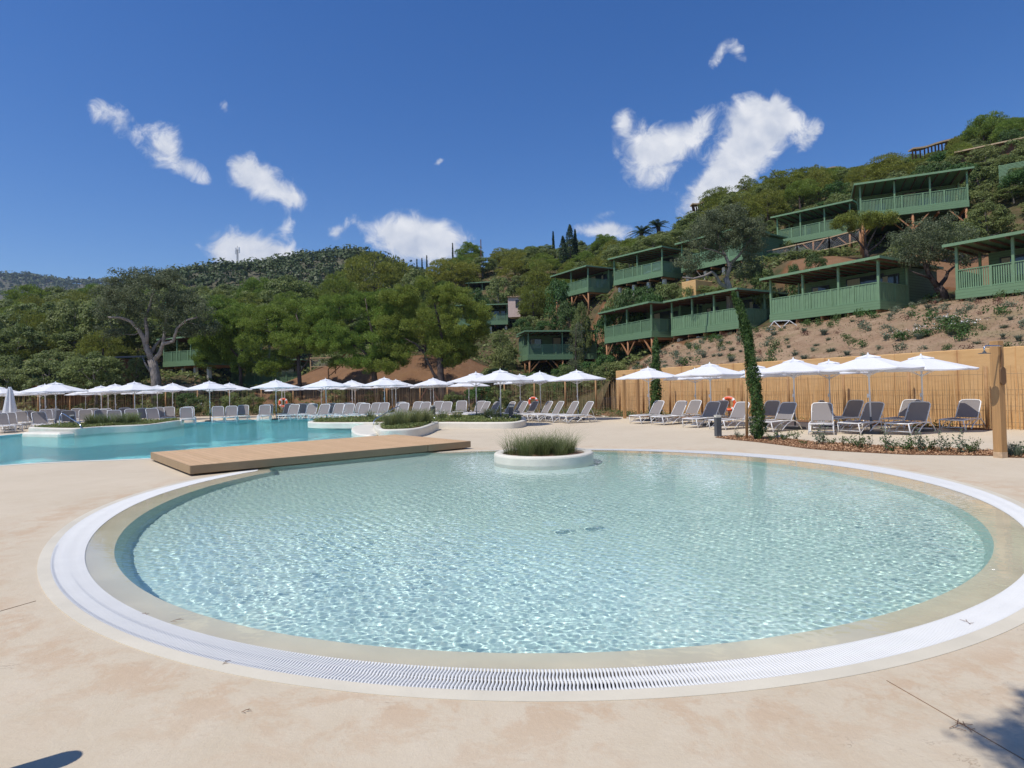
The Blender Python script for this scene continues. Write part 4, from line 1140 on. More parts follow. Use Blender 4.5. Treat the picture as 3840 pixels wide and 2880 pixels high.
for i in range(XX.shape[0]):
    for j in range(XX.shape[1]):
        x, y = XX[i, j], YY[i, j]
        if y < 54 and -62 < x < 47 and inside(x, y, terr_out):
            d, qx, qy = min(segdist(x, y, a, b) for a, b in edges_)
            keep[i, j] = False; XX[i, j], YY[i, j] = qx, qy
            ZZ[i, j] = tz1(qx, qy) if qy > 9 else 0.0
            if not (qx > 6.5 and 9 < qy < 41): ZZ[i, j] = min(ZZ[i, j], .02)
        elif y < 9 and x < 47 or y < 51 and x < -61: ZZ[i, j] = min(ZZ[i, j], -.02)
idx = np.arange(XX.size).reshape(XX.shape)
q = np.stack([idx[:-1, :-1], idx[:-1, 1:], idx[1:, 1:], idx[1:, :-1]], -1)
kq = keep[:-1, :-1] | keep[:-1, 1:] | keep[1:, 1:] | keep[1:, :-1]
slope_poly = [(7.0, 40.4), (10.1, 32.6), (12.4, 28.1), (14.8, 23.5), (16.3, 19.6), (20.2, 9.6), (32, 0), (38, 22), (31, 30.5), (26.5, 27.5), (23.6, 33.2), (26, 38), (21, 38), (20.8, 34.2), (16.8, 40.4), (16.2, 43.4), (13.0, 49.6), (11.2, 51), (9.2, 50), (7.5, 44)]
bank_polys = [[(-16, 51), (-2, 50), (-1, 60.5), (-15, 60.5)], [(8.5, 57), (10.5, 57), (13, 66), (9, 68)], [(21, 39), (33, 38), (34, 47), (22, 51)], [(-24, 53), (-15, 53), (-15, 63), (-24, 63)], [(25.5, 34), (34, 33), (34, 41), (27, 41)]]
def bareness(x, y):
    if inside(x, y, slope_poly): return 1.0
    return .75 if any(inside(x, y, b) for b in bank_polys) else 0.0
bare = np.array([bareness(x, y) for x, y in zip(XX.ravel(), YY.ravel())])
me = npmesh('hillside', np.stack([XX.ravel(), YY.ravel(), ZZ.ravel()], -1), q[kq], bare, smooth=True)
def mat_hill():
    m, t, out = newmat('hillside_soil')
    g = t.add('ShaderNodeTexCoord').outputs['Object']
    a = t.add('ShaderNodeAttribute', attribute_name='tint').outputs['Fac']
    s1_ = t.mix(t.ramp(t.noise(g, .8, 6, .65), .35, .65), (.27, .175, .11), (.36, .255, .165))
    s1_ = t.mix(t.math('MULTIPLY', t.ramp(t.noise(g, 9, 5, .7), .45, .7), .6), s1_, (.18, .11, .07))
    s1_ = t.mix(t.math('MULTIPLY', t.ramp(t.noise(g, .45, 3, .6), .55, .7), .5), s1_, (.20, .17, .085))
    s2_ = t.mix(t.ramp(t.noise(g, .5, 6, .7), .4, .6), (.055, .06, .025), (.13, .09, .05))
    ba = t.mix(t.ramp(t.noise(g, .9, 5, .6), .3, .7), (.13, .062, .03), (.20, .10, .048))
    s1_ = t.mix(t.ramp(a, .7, .9), ba, s1_)
    c = t.mix(t.ramp(a, .25, .6), s2_, s1_)
    pbsdf(t, out, c, .95, spec=.1, bump=t.noise(g, 3.5, 8, .7), bstr=.8, bdist=.12); return m
MT['hill'] = mat_hill()
o = link_mesh('hillside', me, MT['hill']); tag(o, kind='structure')
# the land far around
mb = MB(); mb.poly([(-1800, -50, -3), (1400, -50, -3), (1400, 1600, -3), (-1800, 1600, -3)], [(0, 1, 2, 3)]); o = mb.build('far_ground', MT['hill']); tag(o, kind='structure')

# ================================================================== foliage materials
MT['pine'] = mat_leaf('pine_needles', (.085, .155, .024), (.275, .375, .065), (.27, .28, .05), trans=.36, objvar=.55)
MT['olivepine'] = mat_leaf('olive_pine_needles', (.105, .135, .022), (.29, .325, .06), (.33, .31, .055), trans=.38, objvar=.5)
MT['oak'] = mat_leaf('holm_oak_leaves', (.080, .125, .036), (.26, .31, .10), (.28, .29, .105), trans=.45, objvar=.5)
MT['greyoak'] = mat_leaf('cork_oak_leaves', (.080, .105, .050), (.21, .235, .125), trans=.38)
MT['darkcyp'] = mat_leaf('dark_cypress_leaves', (.012, .032, .012), (.04, .075, .025), trans=.15)
MT['palm'] = mat_leaf('palm_fronds', (.035, .065, .02), (.10, .14, .045), trans=.25)
MT['farwood'] = mat_leaf('distant_wood', (.040, .065, .018), (.095, .125, .034), trans=.15)

def crown_puffs(n_puff, per, Rx, z0, z1, pr, size, asp, rs, dome=True, upb=.7, gap=.0, align=False):
    """leaf quads in lumps spread over a rounded crown between z0 and z1"""
    P, N_, TT = [], [], []
    H_ = z1 - z0
    for i in range(n_puff):
        while True:
            u = rs.normal(0, 1, 3); u /= np.linalg.norm(u)
            if dome and u[2] < -.25: u[2] = -u[2] * .6; u /= np.linalg.norm(u)
            break
        sh = rs.uniform(.45, 1.0) ** .5
        c = np.array([u[0]*Rx*sh, u[1]*Rx*sh, 0]); lz = (u[2]*sh*.5 + .5) if not dome else max(0, u[2]*sh)
        c[2] = z0 + H_ * lz * (1 - pr/H_*.6)
        if rs.uniform() < gap: continue
        r = pr * rs.uniform(.6, 1.25); k = int(per * rs.uniform(.7, 1.2))
        d = rs.normal(0, 1, (k, 3)); d /= np.linalg.norm(d, axis=1)[:, None]
        d[:, 2] = np.where(d[:, 2] < -.3, -d[:, 2], d[:, 2])
        rr = r * rs.uniform(.35, 1, k)[:, None] ** .5
        p = c + d * rr * np.array([1, 1, .72]); P.append(p); N_.append(d + np.array([0, 0, upb])); TT.append(np.full(k, rs.uniform()))
    return leafquads(np.concatenate(P), np.concatenate(N_), size, asp, rs, .55, align, np.concatenate(TT))
def trunk_mesh(H_, r0, rs, lean=.05, limbs=5, spread=2.0, zb=.45):
    mb = MB(); lx, ly = rs.normal(0, lean*H_, 2)
    ax = [Vector((lx*t_*t_ + .1*math.sin(t_*5), ly*t_*t_, H_*.9*t_ - .4*(t_ == 0))) for t_ in (0, .2, .4, .6, .8, 1)]
    mb.tube(ax, [r0*1.25, r0, r0*.85, r0*.7, r0*.45, r0*.15], 7)
    for i in range(limbs):
        t_ = zb + (1 - zb) * rs.uniform(0, .8); k = int(t_*5); p = ax[min(k, 5)]
        a = rs.uniform(0, 6.28); l = spread * rs.uniform(.5, 1)
        q = p + Vector((math.cos(a)*l, math.sin(a)*l, H_*.18*rs.uniform(.4, 1.4)))
        m_ = p.lerp(q, .5) + Vector((0, 0, -.12*l)); mb.tube([p, m_, q], [r0*.45, r0*.3, r0*.08], 5)
    return mb.mesh('trunk')
def mkkind(cfg, seed):
    rs = np.random.default_rng(seed)
    v, f, t_ = crown_puffs(rs=rs, **cfg['c']); me = npmesh('crown', v, f, t_); me.materials.append(MT[cfg['m']])
    tm = trunk_mesh(cfg['H'], cfg['r'], rs, spread=cfg['c']['Rx']*.8); tm.materials.append(MT[cfg['b']]); return (me, tm, cfg['H'], cfg['c']['Rx'])
K = {}
K['pine'] = [mkkind(dict(c=dict(n_puff=110, per=150, Rx=3.0, z0=3.2, z1=7.0, pr=.75, size=.26, asp=.26, align=True), m='pine', H=6.4, r=.17, b='bark'), s) for s in (1, 2, 3)]
K['olive'] = [mkkind(dict(c=dict(n_puff=110, per=150, Rx=3.0, z0=1.6, z1=6.2, pr=.72, size=.25, asp=.28, align=True), m='olivepine', H=5.6, r=.15, b='bark'), s) for s in (4, 5, 6)]
K['oak'] = [mkkind(dict(c=dict(n_puff=70, per=125, Rx=2.6, z0=1.2, z1=5.6, pr=.72, size=.24, asp=.6, dome=False, upb=.4, gap=.1), m='oak', H=4.8, r=.15, b='corkbark'), s) for s in (7, 8, 9)]
K['bush'] = [mkkind(dict(c=dict(n_puff=26, per=110, Rx=1.3, z0=.1, z1=1.9, pr=.5, size=.16, asp=.6, dome=False), m='oak', H=1.4, r=.05, b='bark'), s) for s in (10, 11)]
K['greenbush'] = [mkkind(dict(c=dict(n_puff=30, per=120, Rx=1.3, z0=.1, z1=2.2, pr=.5, size=.15, asp=.55, dome=False), m='bush', H=1.6, r=.05, b='bark'), s) for s in (12, 13)]
def place(kind, x, y, H_=None, W=None, label=None, group=None, name=None, dz=0.0):
    me, tm, h0, r0 = random.choice(K[kind]); z = tz1(x, y) + dz
    nm = name or {'pine': 'pine_tree', 'olive': 'pine_tree', 'oak': 'holm_oak', 'bush': 'shrub', 'greenbush': 'shrub'}[kind]
    r_ = empty(nm, (x, y, z - .1), random.uniform(0, 6.28))
    topz = max(v_ for v_ in (me.get('top', 0),)) or float(max(p.co.z for p in me.vertices)); me['top'] = topz
    sH = (H_ / topz) if H_ else 1.0; sW = (W / (2*r0*1.12)) if W else sH
    r_.scale = (sW, sW * random.uniform(.92, 1.08), sH)
    a = link_mesh('crown', me, None, r_); b = link_mesh('trunk', tm, None, r_)
    tag(r_, label, {'pine': 'pine tree', 'olive': 'pine tree', 'oak': 'oak tree', 'bush': 'shrub', 'greenbush': 'shrub'}[kind], group)
    return r_
def place_px(kind, px, py_top, Y, wpx, label, group=None, zoff=0):
    """a tree whose tip shows at (px, py_top), standing at distance Y on the terrain"""
    p = dep(px, py_top, Y); z = tz1(p.x, Y); H_ = max(1.0, p.z - z + .1)
    return place(kind, p.x, Y, H_, wpx * Y / F, label, group)

# ================================================================== trees grown limb by limb
def grown(name, label, base, limbs, env, ntip, cl, leaf, mleaf, mbark, r0, seed, cat, group=None, flat=.75, upb=.3, align=False):
    """limbs: polylines of world points (first one starts at base); env: (centre, radii) list; cl: cluster radius, leaves per cluster"""
    rs = np.random.default_rng(seed); B = Vector(base); r_ = empty(name, B); tag(r_, label, cat, group)
    mb = MB(); nodes = []
    for li, (pts, ra, rb) in enumerate(limbs):
        pts = [Vector(p) for p in pts]; n = len(pts); rad = [ra + (rb - ra) * i / (n - 1) for i in range(n)]
        mb.tube([p - B for p in pts], rad, 9)
        for i in range(n - 1):
            for k in range(4):
                if li > 0 or i >= n // 2: nodes.append((pts[i].lerp(pts[i+1], k / 4), rad[i]))
        nodes.append((pts[-1], rad[-1]))
    tips = []
    tot = sum(w_ for *_, w_ in env)
    for (c, rad, w_) in env:
        for i in range(int(ntip * w_ / tot)):
            u = rs.normal(0, 1, 3); u /= np.linalg.norm(u); s = rs.uniform(.15, 1) ** .45
            tips.append(np.array(c) + u * s * np.array(rad))
    NP = np.array([tuple(p) for p, _ in nodes]); NR = [r for _, r in nodes]
    order = np.argsort([np.min(np.linalg.norm(NP - t_, axis=1)) for t_ in tips])
    tw = MB()
    for oi in order:
        t_ = tips[oi]; d = np.linalg.norm(NP - t_, axis=1) + np.where(NP[:, 2] > t_[2] + .3, 1.2, 0); j = int(np.argmin(d))
        a = Vector(NP[j]); b = Vector(t_); L = (b - a).length
        m1_ = a.lerp(b, .35) + Vector(rs.normal(0, .09*L, 3)); m2_ = a.lerp(b, .7) + Vector(rs.normal(0, .07*L, 3))
        ra = min(NR[j]*.7, .012 + .02*L)
        tw.tube([a - B, m1_ - B, m2_ - B, b - B], [ra, ra*.75, ra*.5, ra*.25], 4, cap=False)
        NP = np.vstack([NP, [tuple(m1_)], [tuple(m2_)], [tuple(b)]]); NR += [ra*.75, ra*.5, ra*.3]
    mb.poly(tw.v, tw.f); mb.build('trunk', mbark, r_, True)
    P, N_, TT = [], [], []
    for t_ in tips:
        k = int(cl[1] * rs.uniform(.6, 1.3)); d = rs.normal(0, 1, (k, 3)); d /= np.linalg.norm(d, axis=1)[:, None]
        P.append(t_ - np.array(B) + d * cl[0] * rs.uniform(.7, 1.25) * (rs.uniform(.1, 1, k) ** .45)[:, None] * np.array([1, 1, flat])); N_.append(d + np.array([0, 0, upb])); TT.append(np.full(k, rs.uniform()))
    v, f, t2 = leafquads(np.concatenate(P), np.concatenate(N_), leaf[0], leaf[1], rs, .6, align, np.concatenate(TT))
    link_mesh('crown', npmesh('crown', v, f, t2), mleaf, r_)
    return r_
def wp(px, py, Y): return tuple(dep(px, py, Y))

# big cork oak at the left
Y0 = 53.0
b0 = dep(588, 1480, Y0); b0.z = .1
grown('cork_oak', 'big spreading cork oak with grey twisting limbs rising behind the left parasols', b0,
 [([b0, wp(585, 1420, Y0), wp(578, 1380, Y0), wp(570, 1350, Y0)], .42, .36),
  ([wp(570, 1350, Y0), wp(552, 1310, Y0), wp(540, 1270, Y0), wp(520, 1235, Y0-.3), wp(490, 1205, Y0-.6), wp(450, 1190, Y0-1), wp(405, 1190, Y0-1.5)], .27, .07),
  ([wp(548, 1290, Y0), wp(552, 1250, Y0), wp(545, 1200, Y0+.4), wp(560, 1150, Y0+.6), wp(575, 1100, Y0+.5), wp(590, 1050, Y0)], .19, .05),
  ([wp(574, 1355, Y0), wp(600, 1325, Y0), wp(612, 1290, Y0-.4), wp(650, 1280, Y0-.6), wp(665, 1230, Y0-.8), wp(700, 1200, Y0-1), wp(740, 1190, Y0-1)], .22, .06),
  ([wp(612, 1290, Y0), wp(618, 1240, Y0+.5), wp(625, 1190, Y0+.8), wp(650, 1140, Y0+.8)], .15, .05),
  ([wp(560, 1335, Y0), wp(580, 1300, Y0+.6), wp(605, 1270, Y0+1), wp(640, 1265, Y0+1.4)], .16, .06),
  ([wp(592, 1440, Y0), wp(570, 1400, Y0+.5), wp(548, 1370, Y0+.6), wp(535, 1340, Y0+1)], .13, .05)],
 [(wp(560, 1120, Y0), (3.9, 2.9, 2.8), 1.3), (wp(440, 1140, Y0), (2.0, 2.0, 1.7), .5), (wp(700, 1180, Y0), (2.4, 2.0, 2.0), .65), (wp(600, 1035, Y0), (1.5, 1.2, .9), .3), (wp(450, 1050, Y0), (1.7, 1.2, .8), .2), (wp(780, 1210, Y0), (.9, 1.0, 1.2), .15), (wp(420, 1230, Y0), (1.4, 1.4, .8), .15)],
 330, (.52, 120), (.15, .6), MT['greyoak'], MT['corkbark'], .4, 11, 'oak tree')

# the four tall pines in the middle
def pine(label, basepx, Y, limbs, env, ntip, seed, cl=(.40, 150)):
    b = dep(basepx[0], basepx[1], Y); b.z = tz1(b.x, b.y) - .1
    L = []
    for i, (pp, ra, rb) in enumerate(limbs):
        q = [wp(*p, Y) if len(p) == 2 else wp(*p) for p in pp]
        if i == 0: q[0] = tuple(b)
        L.append((q, ra, rb))
    return grown('pine_tree', label, b, L, [(wp(c[0], c[1], Y + (c[4] if len(c) > 4 else 0)), (c[2]*Y/F, c[2]*Y/F*.8, c[3]*Y/F), c[2]*c[3]) for c in env], int(ntip*1.9), cl, (.18, .24), MT['pine'], MT['bark'], .3, seed, 'pine tree', flat=.7, upb=.9, align=True)
TOPL = [(740, 1235), (800, 1175), (870, 1150), (960, 1140), (1060, 1128), (1150, 1125), (1230, 1112), (1320, 1096), (1410, 1092), (1480, 1072), (1560, 1052), (1640, 1050), (1720, 1062), (1785, 1100), (1815, 1180)]
BOTL = [(740, 1330), (860, 1400), (1000, 1390), (1130, 1350), (1250, 1345), (1400, 1375), (1500, 1330), (1600, 1320), (1700, 1340), (1760, 1330), (1815, 1250)]
def lumps(x0, x1, seed):
    rs = random.Random(seed); out = []
    xt, yt = zip(*TOPL); xb, yb = zip(*BOTL)
    for row in range(6):
        f = row / 5
        x = x0 + rs.uniform(0, 30)
        while x < x1:
            t_, b_ = np.interp(x, xt, yt), np.interp(x, xb, yb)
            rx = rs.uniform(34, 58); ry = rx * rs.uniform(.5, .68)
            y = t_ + ry + (b_ - t_ - 1.6*ry) * f + rs.uniform(-14, 14)
            u = (x - x0) / (x1 - x0); edge = min(1, min(u, 1 - u) * 4 + .35)
            if not (row > 3 and rs.random() < .25) and not (0 < row < 3 and rs.random() < .12):
                out.append((x, y + (1 - edge) * 40, rx, ry, rs.uniform(-1.0, 1.0) - 1.6 * (1 - abs(f - .45)) * edge + 1.2))
            x += rs.uniform(52, 84)
    return out
pine('bushy green pine at the left edge of the middle pine group', (905, 1500), 57.5, [([(905,1500),(902,1400),(895,1330)], .17, .12), ([(895,1340),(850,1290),(820,1250)], .1, .04), ([(897,1335),(930,1260),(950,1210)], .1, .04)], lumps(755, 960, 1), 280, 22)
pine('tall green pine, left one of the dense middle group, over the green veranda', (1128, 1480), 54.5, [([(1128,1480),(1122,1400),(1118,1330)], .20, .15), ([(1118,1345),(1080,1290),(1030,1250),(960,1230)], .13, .04), ([(1118,1335),(1130,1270),(1120,1210),(1110,1180)], .13, .04), ([(1125,1395),(1150,1360),(1165,1330),(1200,1290)], .09, .03)], lumps(925, 1260, 2), 400, 21)
pine('tall green pine with a straight dark trunk in the centre of the pine group', (1425, 1545), 51.5, [([(1425,1545),(1412,1470),(1402,1400),(1400,1330)], .29, .2), ([(1400,1350),(1350,1305),(1290,1280),(1230,1290)], .14, .04), ([(1400,1340),(1400,1260),(1380,1180),(1370,1120)], .16, .04), ([(1402,1370),(1440,1330),(1480,1300)], .1, .03)], lumps(1185, 1530, 3) + [(1505, 1335, 36, 34)], 440, 23)
pine('tall bright pine leaning right at the right end of the pine group', (1672, 1545), 50.5, [([(1672,1545),(1660,1470),(1652,1400),(1650,1330)], .34, .24), ([(1662,1450),(1625,1400),(1605,1360),(1590,1320)], .13, .09), ([(1590,1325),(1560,1290),(1520,1270)], .09, .03), ([(1650,1340),(1655,1260),(1640,1180),(1620,1110)], .17, .04), ([(1650,1345),(1700,1290),(1740,1240)], .12, .04)], lumps(1450, 1805, 4) + [(1725, 1300, 50, 40), (1700, 1350, 40, 30)], 480, 24)

# sparse grey oak with contorted limbs in front of the upper verandas
Y1 = 46.0; b1 = dep(2735, 1150, Y1); b1.z = tz1(b1.x, b1.y) - .3
grown('cork_oak', 'sparse grey oak with contorted limbs before the upper green veranda and orange wall', b1,
 [([b1, wp(2735, 1080, Y1), wp(2722, 1040, Y1)], .26, .2), ([wp(2735, 1085, Y1), wp(2700, 1062, Y1), wp(2685, 1035, Y1), wp(2670, 1020, Y1-.4), wp(2640, 1035, Y1-.8), wp(2600, 1045, Y1-1), wp(2560, 1040, Y1-1.4)], .15, .05),
  ([wp(2725, 1045, Y1), wp(2738, 1000, Y1), wp(2720, 960, Y1), wp(2700, 920, Y1+.4), wp(2690, 870, Y1)], .17, .05), ([wp(2730, 1000, Y1), wp(2770, 960, Y1), wp(2800, 920, Y1), wp(2820, 890, Y1)], .13, .04), ([wp(2722, 960, Y1), wp(2680, 940, Y1-.6), wp(2640, 930, Y1-1)], .09, .03)],
 [(wp(2720, 860, Y1), (2.3, 2, 1.6), 1.2), (wp(2640, 900, Y1), (1.8, 1.6, 1.6), .7), (wp(2810, 880, Y1), (1.5, 1.6, 1.5), .7), (wp(2590, 990, Y1), (1.1, 1, .9), .28), (wp(2800, 1000, Y1), (1.1, 1.1, 1.1), .4), (wp(2720, 800, Y1), (1.7, 1.4, .7), .4)],
 300, (.42, 115), (.125, .55), MT['greyoak'], MT['corkbark'], .2, 31, 'oak tree')
# oak between the big veranda and the right edge one
Y2 = 34.0; b2 = dep(3545, 1165, Y2); b2.z = tz1(b2.x, b2.y) - .25
grown('cork_oak', 'dark trunked cork oak growing between the two large right hand verandas', b2,
 [([b2, wp(3535, 1100, Y2), wp(3515, 1075, Y2)], .27, .22), ([wp(3520, 1080, Y2), wp(3490, 1040, Y2), wp(3470, 1000, Y2), wp(3460, 960, Y2), wp(3440, 920, Y2)], .16, .05),
  ([wp(3517, 1080, Y2), wp(3545, 1045, Y2+.5), wp(3555, 1020, Y2+.7), wp(3590, 990, Y2+1)], .13, .05), ([wp(3495, 1045, Y2), wp(3450, 1030, Y2-.5), wp(3425, 1020, Y2-.7)], .08, .03), ([wp(3475, 1010, Y2), wp(3490, 960, Y2), wp(3500, 910, Y2)], .1, .04)],
 [(wp(3470, 925, Y2), (2.0, 1.8, 1.3), 1.1), (wp(3560, 930, Y2), (1.7, 1.8, 1.2), .8), (wp(3400, 940, Y2), (1.0, 1.2, .9), .4), (wp(3480, 860, Y2), (1.9, 1.7, .9), .7)],
 160, (.40, 95), (.11, .55), MT['greyoak'], MT['bark'], .2, 32, 'oak tree')
# flat topped pine with bare twigs
Y3 = 47.0; b3 = dep(3258, 985, Y3); b3.z = tz1(b3.x, b3.y) - .3
grown('pine_tree', 'flat topped yellowish pine with bare twiggy underside above the large veranda', b3,
 [([b3, wp(3250, 960, Y3), wp(3245, 930, Y3)], .17, .12), ([wp(3246, 940, Y3), wp(3215, 900, Y3), wp(3185, 870, Y3)], .09, .03), ([wp(3246, 938, Y3), wp(3270, 890, Y3), wp(3290, 850, Y3)], .09, .03), ([wp(3246, 930, Y3), wp(3245, 880, Y3), wp(3240, 850, Y3)], .08, .03), ([wp(3250, 950, Y3), wp(3300, 910, Y3), wp(3330, 870, Y3)], .08, .03)],
 [(wp(3235, 828, Y3), (2.6, 1.8, .55), 1)], 130, (.34, 120), (.13, .35), MT['olivepine'], MT['bark'], .12, 33, 'pine tree')
# slim greyish tree in front of the low stilted veranda
Y4 = 46.5; b4 = dep(2160, 1500, Y4); b4.z = tz1(b4.x, b4.y) - .2
grown('slender_oak', 'slender upright grey-green tree hiding part of the low stilted green veranda', b4,
 [([b4, wp(2160, 1400, Y4), wp(2158, 1300, Y4), wp(2162, 1215, Y4)], .10, .03)],
 [(wp(2158, 1300, Y4), (.62, .62, 1.6), 1), (wp(2163, 1240, Y4), (.75, .7, .7), .5), (wp(2155, 1370, Y4), (.6, .6, .7), .4)], 75, (.26, 85), (.085, .45), MT['greyoak'], MT['bark'], .1, 34, 'tree')
# ================================================================== green timber cabins with verandas
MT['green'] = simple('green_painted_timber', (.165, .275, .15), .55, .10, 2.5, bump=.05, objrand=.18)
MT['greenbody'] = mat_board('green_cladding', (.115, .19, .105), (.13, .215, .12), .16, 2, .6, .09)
MT['greenfas'] = mat_board('green_fascia_boards', (.16, .265, .145), (.175, .29, .16), .15, 2, .55, .06)
MT['stilt'] = simple('orange_treated_pine', (.36, .17, .075), .7, .2, 3, sx=(6, 6, .5))
MT['rafter'] = simple('dark_rafter', (.16, .075, .045), .8, .2)
MT['curtain'] = simple('beige_curtain', (.38, .33, .24), .9, .2, 9, sx=(8, 8, .3))
MT['darkframe'] = simple('dark_window_frame', (.02, .022, .03), .4)
MT['glass'] = None
def mat_glass():
    m, t, out = newmat('window_glass'); b = t.add('ShaderNodeBsdfPrincipled', {'Base Color': (.03, .04, .05, 1), 'Roughness': .05, 'Specular IOR Level': .8}); t.l.new(b.outputs[0], out.inputs[0]); return m
MT['glass'] = mat_glass()
CAB = []
def cabin(label, fl, fr, zf, L=None, anchor='l', npost=4, stilt=False, dense=False, sides='lr', body=True, dirv=None, depth=3.1, roofh=2.30, name='veranda_cabin', bx0=.4):
    A, B = at(*fl, zf), at(*fr, zf)
    d = Vector((B.x - A.x, B.y - A.y, 0)) if dirv is None else Vector((*dirv, 0)); Lm = d.length; d.normalize()
    L = L or Lm
    org = A if anchor == 'l' else B - d * L
    rz = math.atan2(d.y, d.x); r_ = empty(name, org, rz); tag(r_, label, 'cabin', 'green timber cabins on the hillside')
    back = Vector((-d.y, d.x, 0))
    if back.y < 0: back = -back
    G = MT['green']
    MB().box((0, 0, -.06), (L, depth + .3, -.0)).build('deck_floor', MT['green'], r_)
    MB().box((-.02, -.035, -.46), (L + .02, -.002, .03)).build('fascia', MT['greenfas'], r_)
    for s, x in (('l', -.03), ('r', L)):
        MB().box((x, 0, -.46), (x + .03, depth + 2, .03)).build('side_fascia', MT['greenfas'], r_)
    # roof slab with wavy front edge board and rafters
    mb = MB(); mb.box((-.35, -.42, roofh), (L + .28, depth + .6, roofh + .07)); rf = mb.build('roof', G, r_)
    MB().box((-.38, -.46, roofh - .045), (L + .31, -.42, roofh + .10)).build('roof_edge', G, rf)
    for x in (-.39, L + .285): MB().box((x, -.455, roofh - .045), (x + .035, depth + .6, roofh + .095)).build('roof_edge', G, rf)
    mb = MB(); n = int(L / .55)
    for i in range(n): x = -.25 + i * (L + .4) / (n - 1); mb.box((x - .025, -.40, roofh - .11), (x + .025, depth + .3, roofh - .002))
    mb.build('rafters', MT['rafter'], rf)
    # posts
    for i in range(npost):
        x = .06 + (L - .12) * i / (npost - 1)
        MB().box((x - .06, -.0, -.0), (x + .06, .12, roofh - .045)).build('post', G, r_)
    for x in (.06, L - .06): MB().box((x - .055, depth - .2, 0), (x + .055, depth - .09, roofh - .046)).build('post', G, r_)
    # railings
    def rail(x0, y0, x1, y1, nm='railing'):
        mb = MB(); Lr = math.hypot(x1-x0, y1-y0); pitch = .098; n = int(Lr / pitch); w_ = .085 if dense else .058
        ux, uy = (x1-x0)/Lr, (y1-y0)/Lr
        for i in range(n):
            t_ = (i + .5) / n * Lr; cx, cy = x0 + ux*t_, y0 + uy*t_
            ww = w_ / 2; off = .012 if (dense and i % 2) else 0
            a = Vector((cx - ux*ww + uy*off, cy - uy*ww - ux*off, .05)); M = None
            mb.bar((cx + uy*off, cy - ux*off, .04), (cx + uy*off, cy - ux*off, 1.01), .02 if abs(ux) < .5 else w_, w_ if abs(ux) < .5 else .02, up=(0, 1, 0))
        o = mb.build(nm, G, r_)
        mb = MB(); mb.bar((x0, y0, 1.035), (x1, y1, 1.035), .09, .045, up=(0, 0, 1)); mb.bar((x0, y0, .07), (x1, y1, .07), .05, .05)
        mb.build('handrail', G, o)
        k = max(1, round(Lr / 1.3)); 
        for i in range(1, k):
            t_ = i / k * Lr; q = (x0 + ux*t_, y0 + uy*t_); mb = MB(); mb.box((q[0]-.055, q[1]-.055, 0), (q[0]+.055, q[1]+.055, 1.012)); mb.build('rail_post', G, o)
    rail(.12, .05, L - .12, .05)
    if 'l' in sides: rail(.05, .15, .05, depth)
    if 'r' in sides: rail(L - .05, .15, L - .05, depth)
    if body:
        y0 = depth; y1 = depth + 3.6; x0, x1 = bx0, L - .25
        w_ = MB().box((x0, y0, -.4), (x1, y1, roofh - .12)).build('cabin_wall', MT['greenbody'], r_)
        MB().box((x0 - .25, y0 + .62, roofh + .0), (x1 + .25, y1 + .3, roofh + .12)).build('cabin_roof', G, r_)
        # sliding doors and windows with curtains
        for (a, b, z0, z1) in ((x0 + .5, x0 + 1.7, .75, 1.85), (x0 + (x1-x0)*.45, x0 + (x1-x0)*.45 + 2.3, .05, 2.0), (x1 - 1.3, x1 - .3, .75, 1.85)):
            if b > x1: continue
            o = MB().box((a, y0 - .05, z0), (b, y0 - .002, z1)).build('window', MT['darkframe'], r_)
            MB().box((a + .06, y0 - .058, z0 + .06), (b - .06, y0 - .052, z1 - .06)).build('pane', MT['glass'], o)
            MB().box((a + .09, y0 - .064, z0 + .08), (a + (b-a)*.38, y0 - .060, z1 - .08)).build('curtain', MT['curtain'], o)
    bears = MB()
    for i in range(5): x = .2 + (L - .4) * i / 4; bears.box((x - .05, .05, -.66), (x + .05, depth + 1, -.461))
    bears.build('bearers', MT['stilt'], r_)
    def gz(x, y):
        p = org + d * x + back * y; return tz1(p.x, p.y) - zf
    if stilt:
        for (x, y) in [(.15, .1), (L*.5, .1), (L - .15, .1), (.15, 2.2), (L*.5, 2.2), (L - .15, 2.2)]:
            z = gz(x, y) - .3
            if z > -.75: continue
            MB().tube([(x, y, z), (x, y, -.44)], .085, 8).build('stilt', MT['stilt'], r_, True)
            for s in (-1, 1):
                hh = min(1.1, -.44 - z - .2)
                if 0 < x + s*hh < L and hh > .3: MB().bar((x, y, -.6 - hh), (x + s*hh*.95, y, -.55), .09).build('brace', MT['stilt'], r_)
    else:
        for (x, y) in [(.3, .6), (L*.35, .6), (L*.65, .6), (L - .3, .6)]:
            z = gz(x, y) - .2
            MB().box((x - .15, y - .15, min(z, -.7)), (x + .15, y + .15, -.655)).build('foundation_block', MT['render'], r_)
    # footprint for clearing trees
    xs = []; P4 = [org + d*a + back*b for a, b in ((-.6, -1.0), (L + .6, -1.0), (L + .6, depth + 3.8), (-.6, depth + 3.8))]
    foot = [(p.x, p.y) for p in P4]
    pr = [project(org + d*a + back*b + Vector((0, 0, c))) for a in (-.3, L + .3) for b in (0, depth) for c in (-.5, roofh)]
    CAB.append((foot, min(p[0] for p in pr), max(p[0] for p in pr), min(p[1] for p in pr), max(p[1] for p in pr), min(p[2] for p in pr), max(p[2] for p in pr)))
    return r_
CRi = CR.transposed()
def project(p):
    v = CRi @ (Vector(p) - Vector((0, 0, CAMH))); k = -F / v.z
    return (CX + v.x * k, CY + SHIFT - v.y * k, -v.z)
cabin('largest green veranda cabin resting on the planted slope, solid board railing', (2888, 1182), (3299, 1128), 6.0, npost=4, dense=True)
cabin('green veranda cabin on the slope directly left of the largest one, solid board railing', (2518, 1240), (2770, 1208), 6.0, npost=4, dense=True)
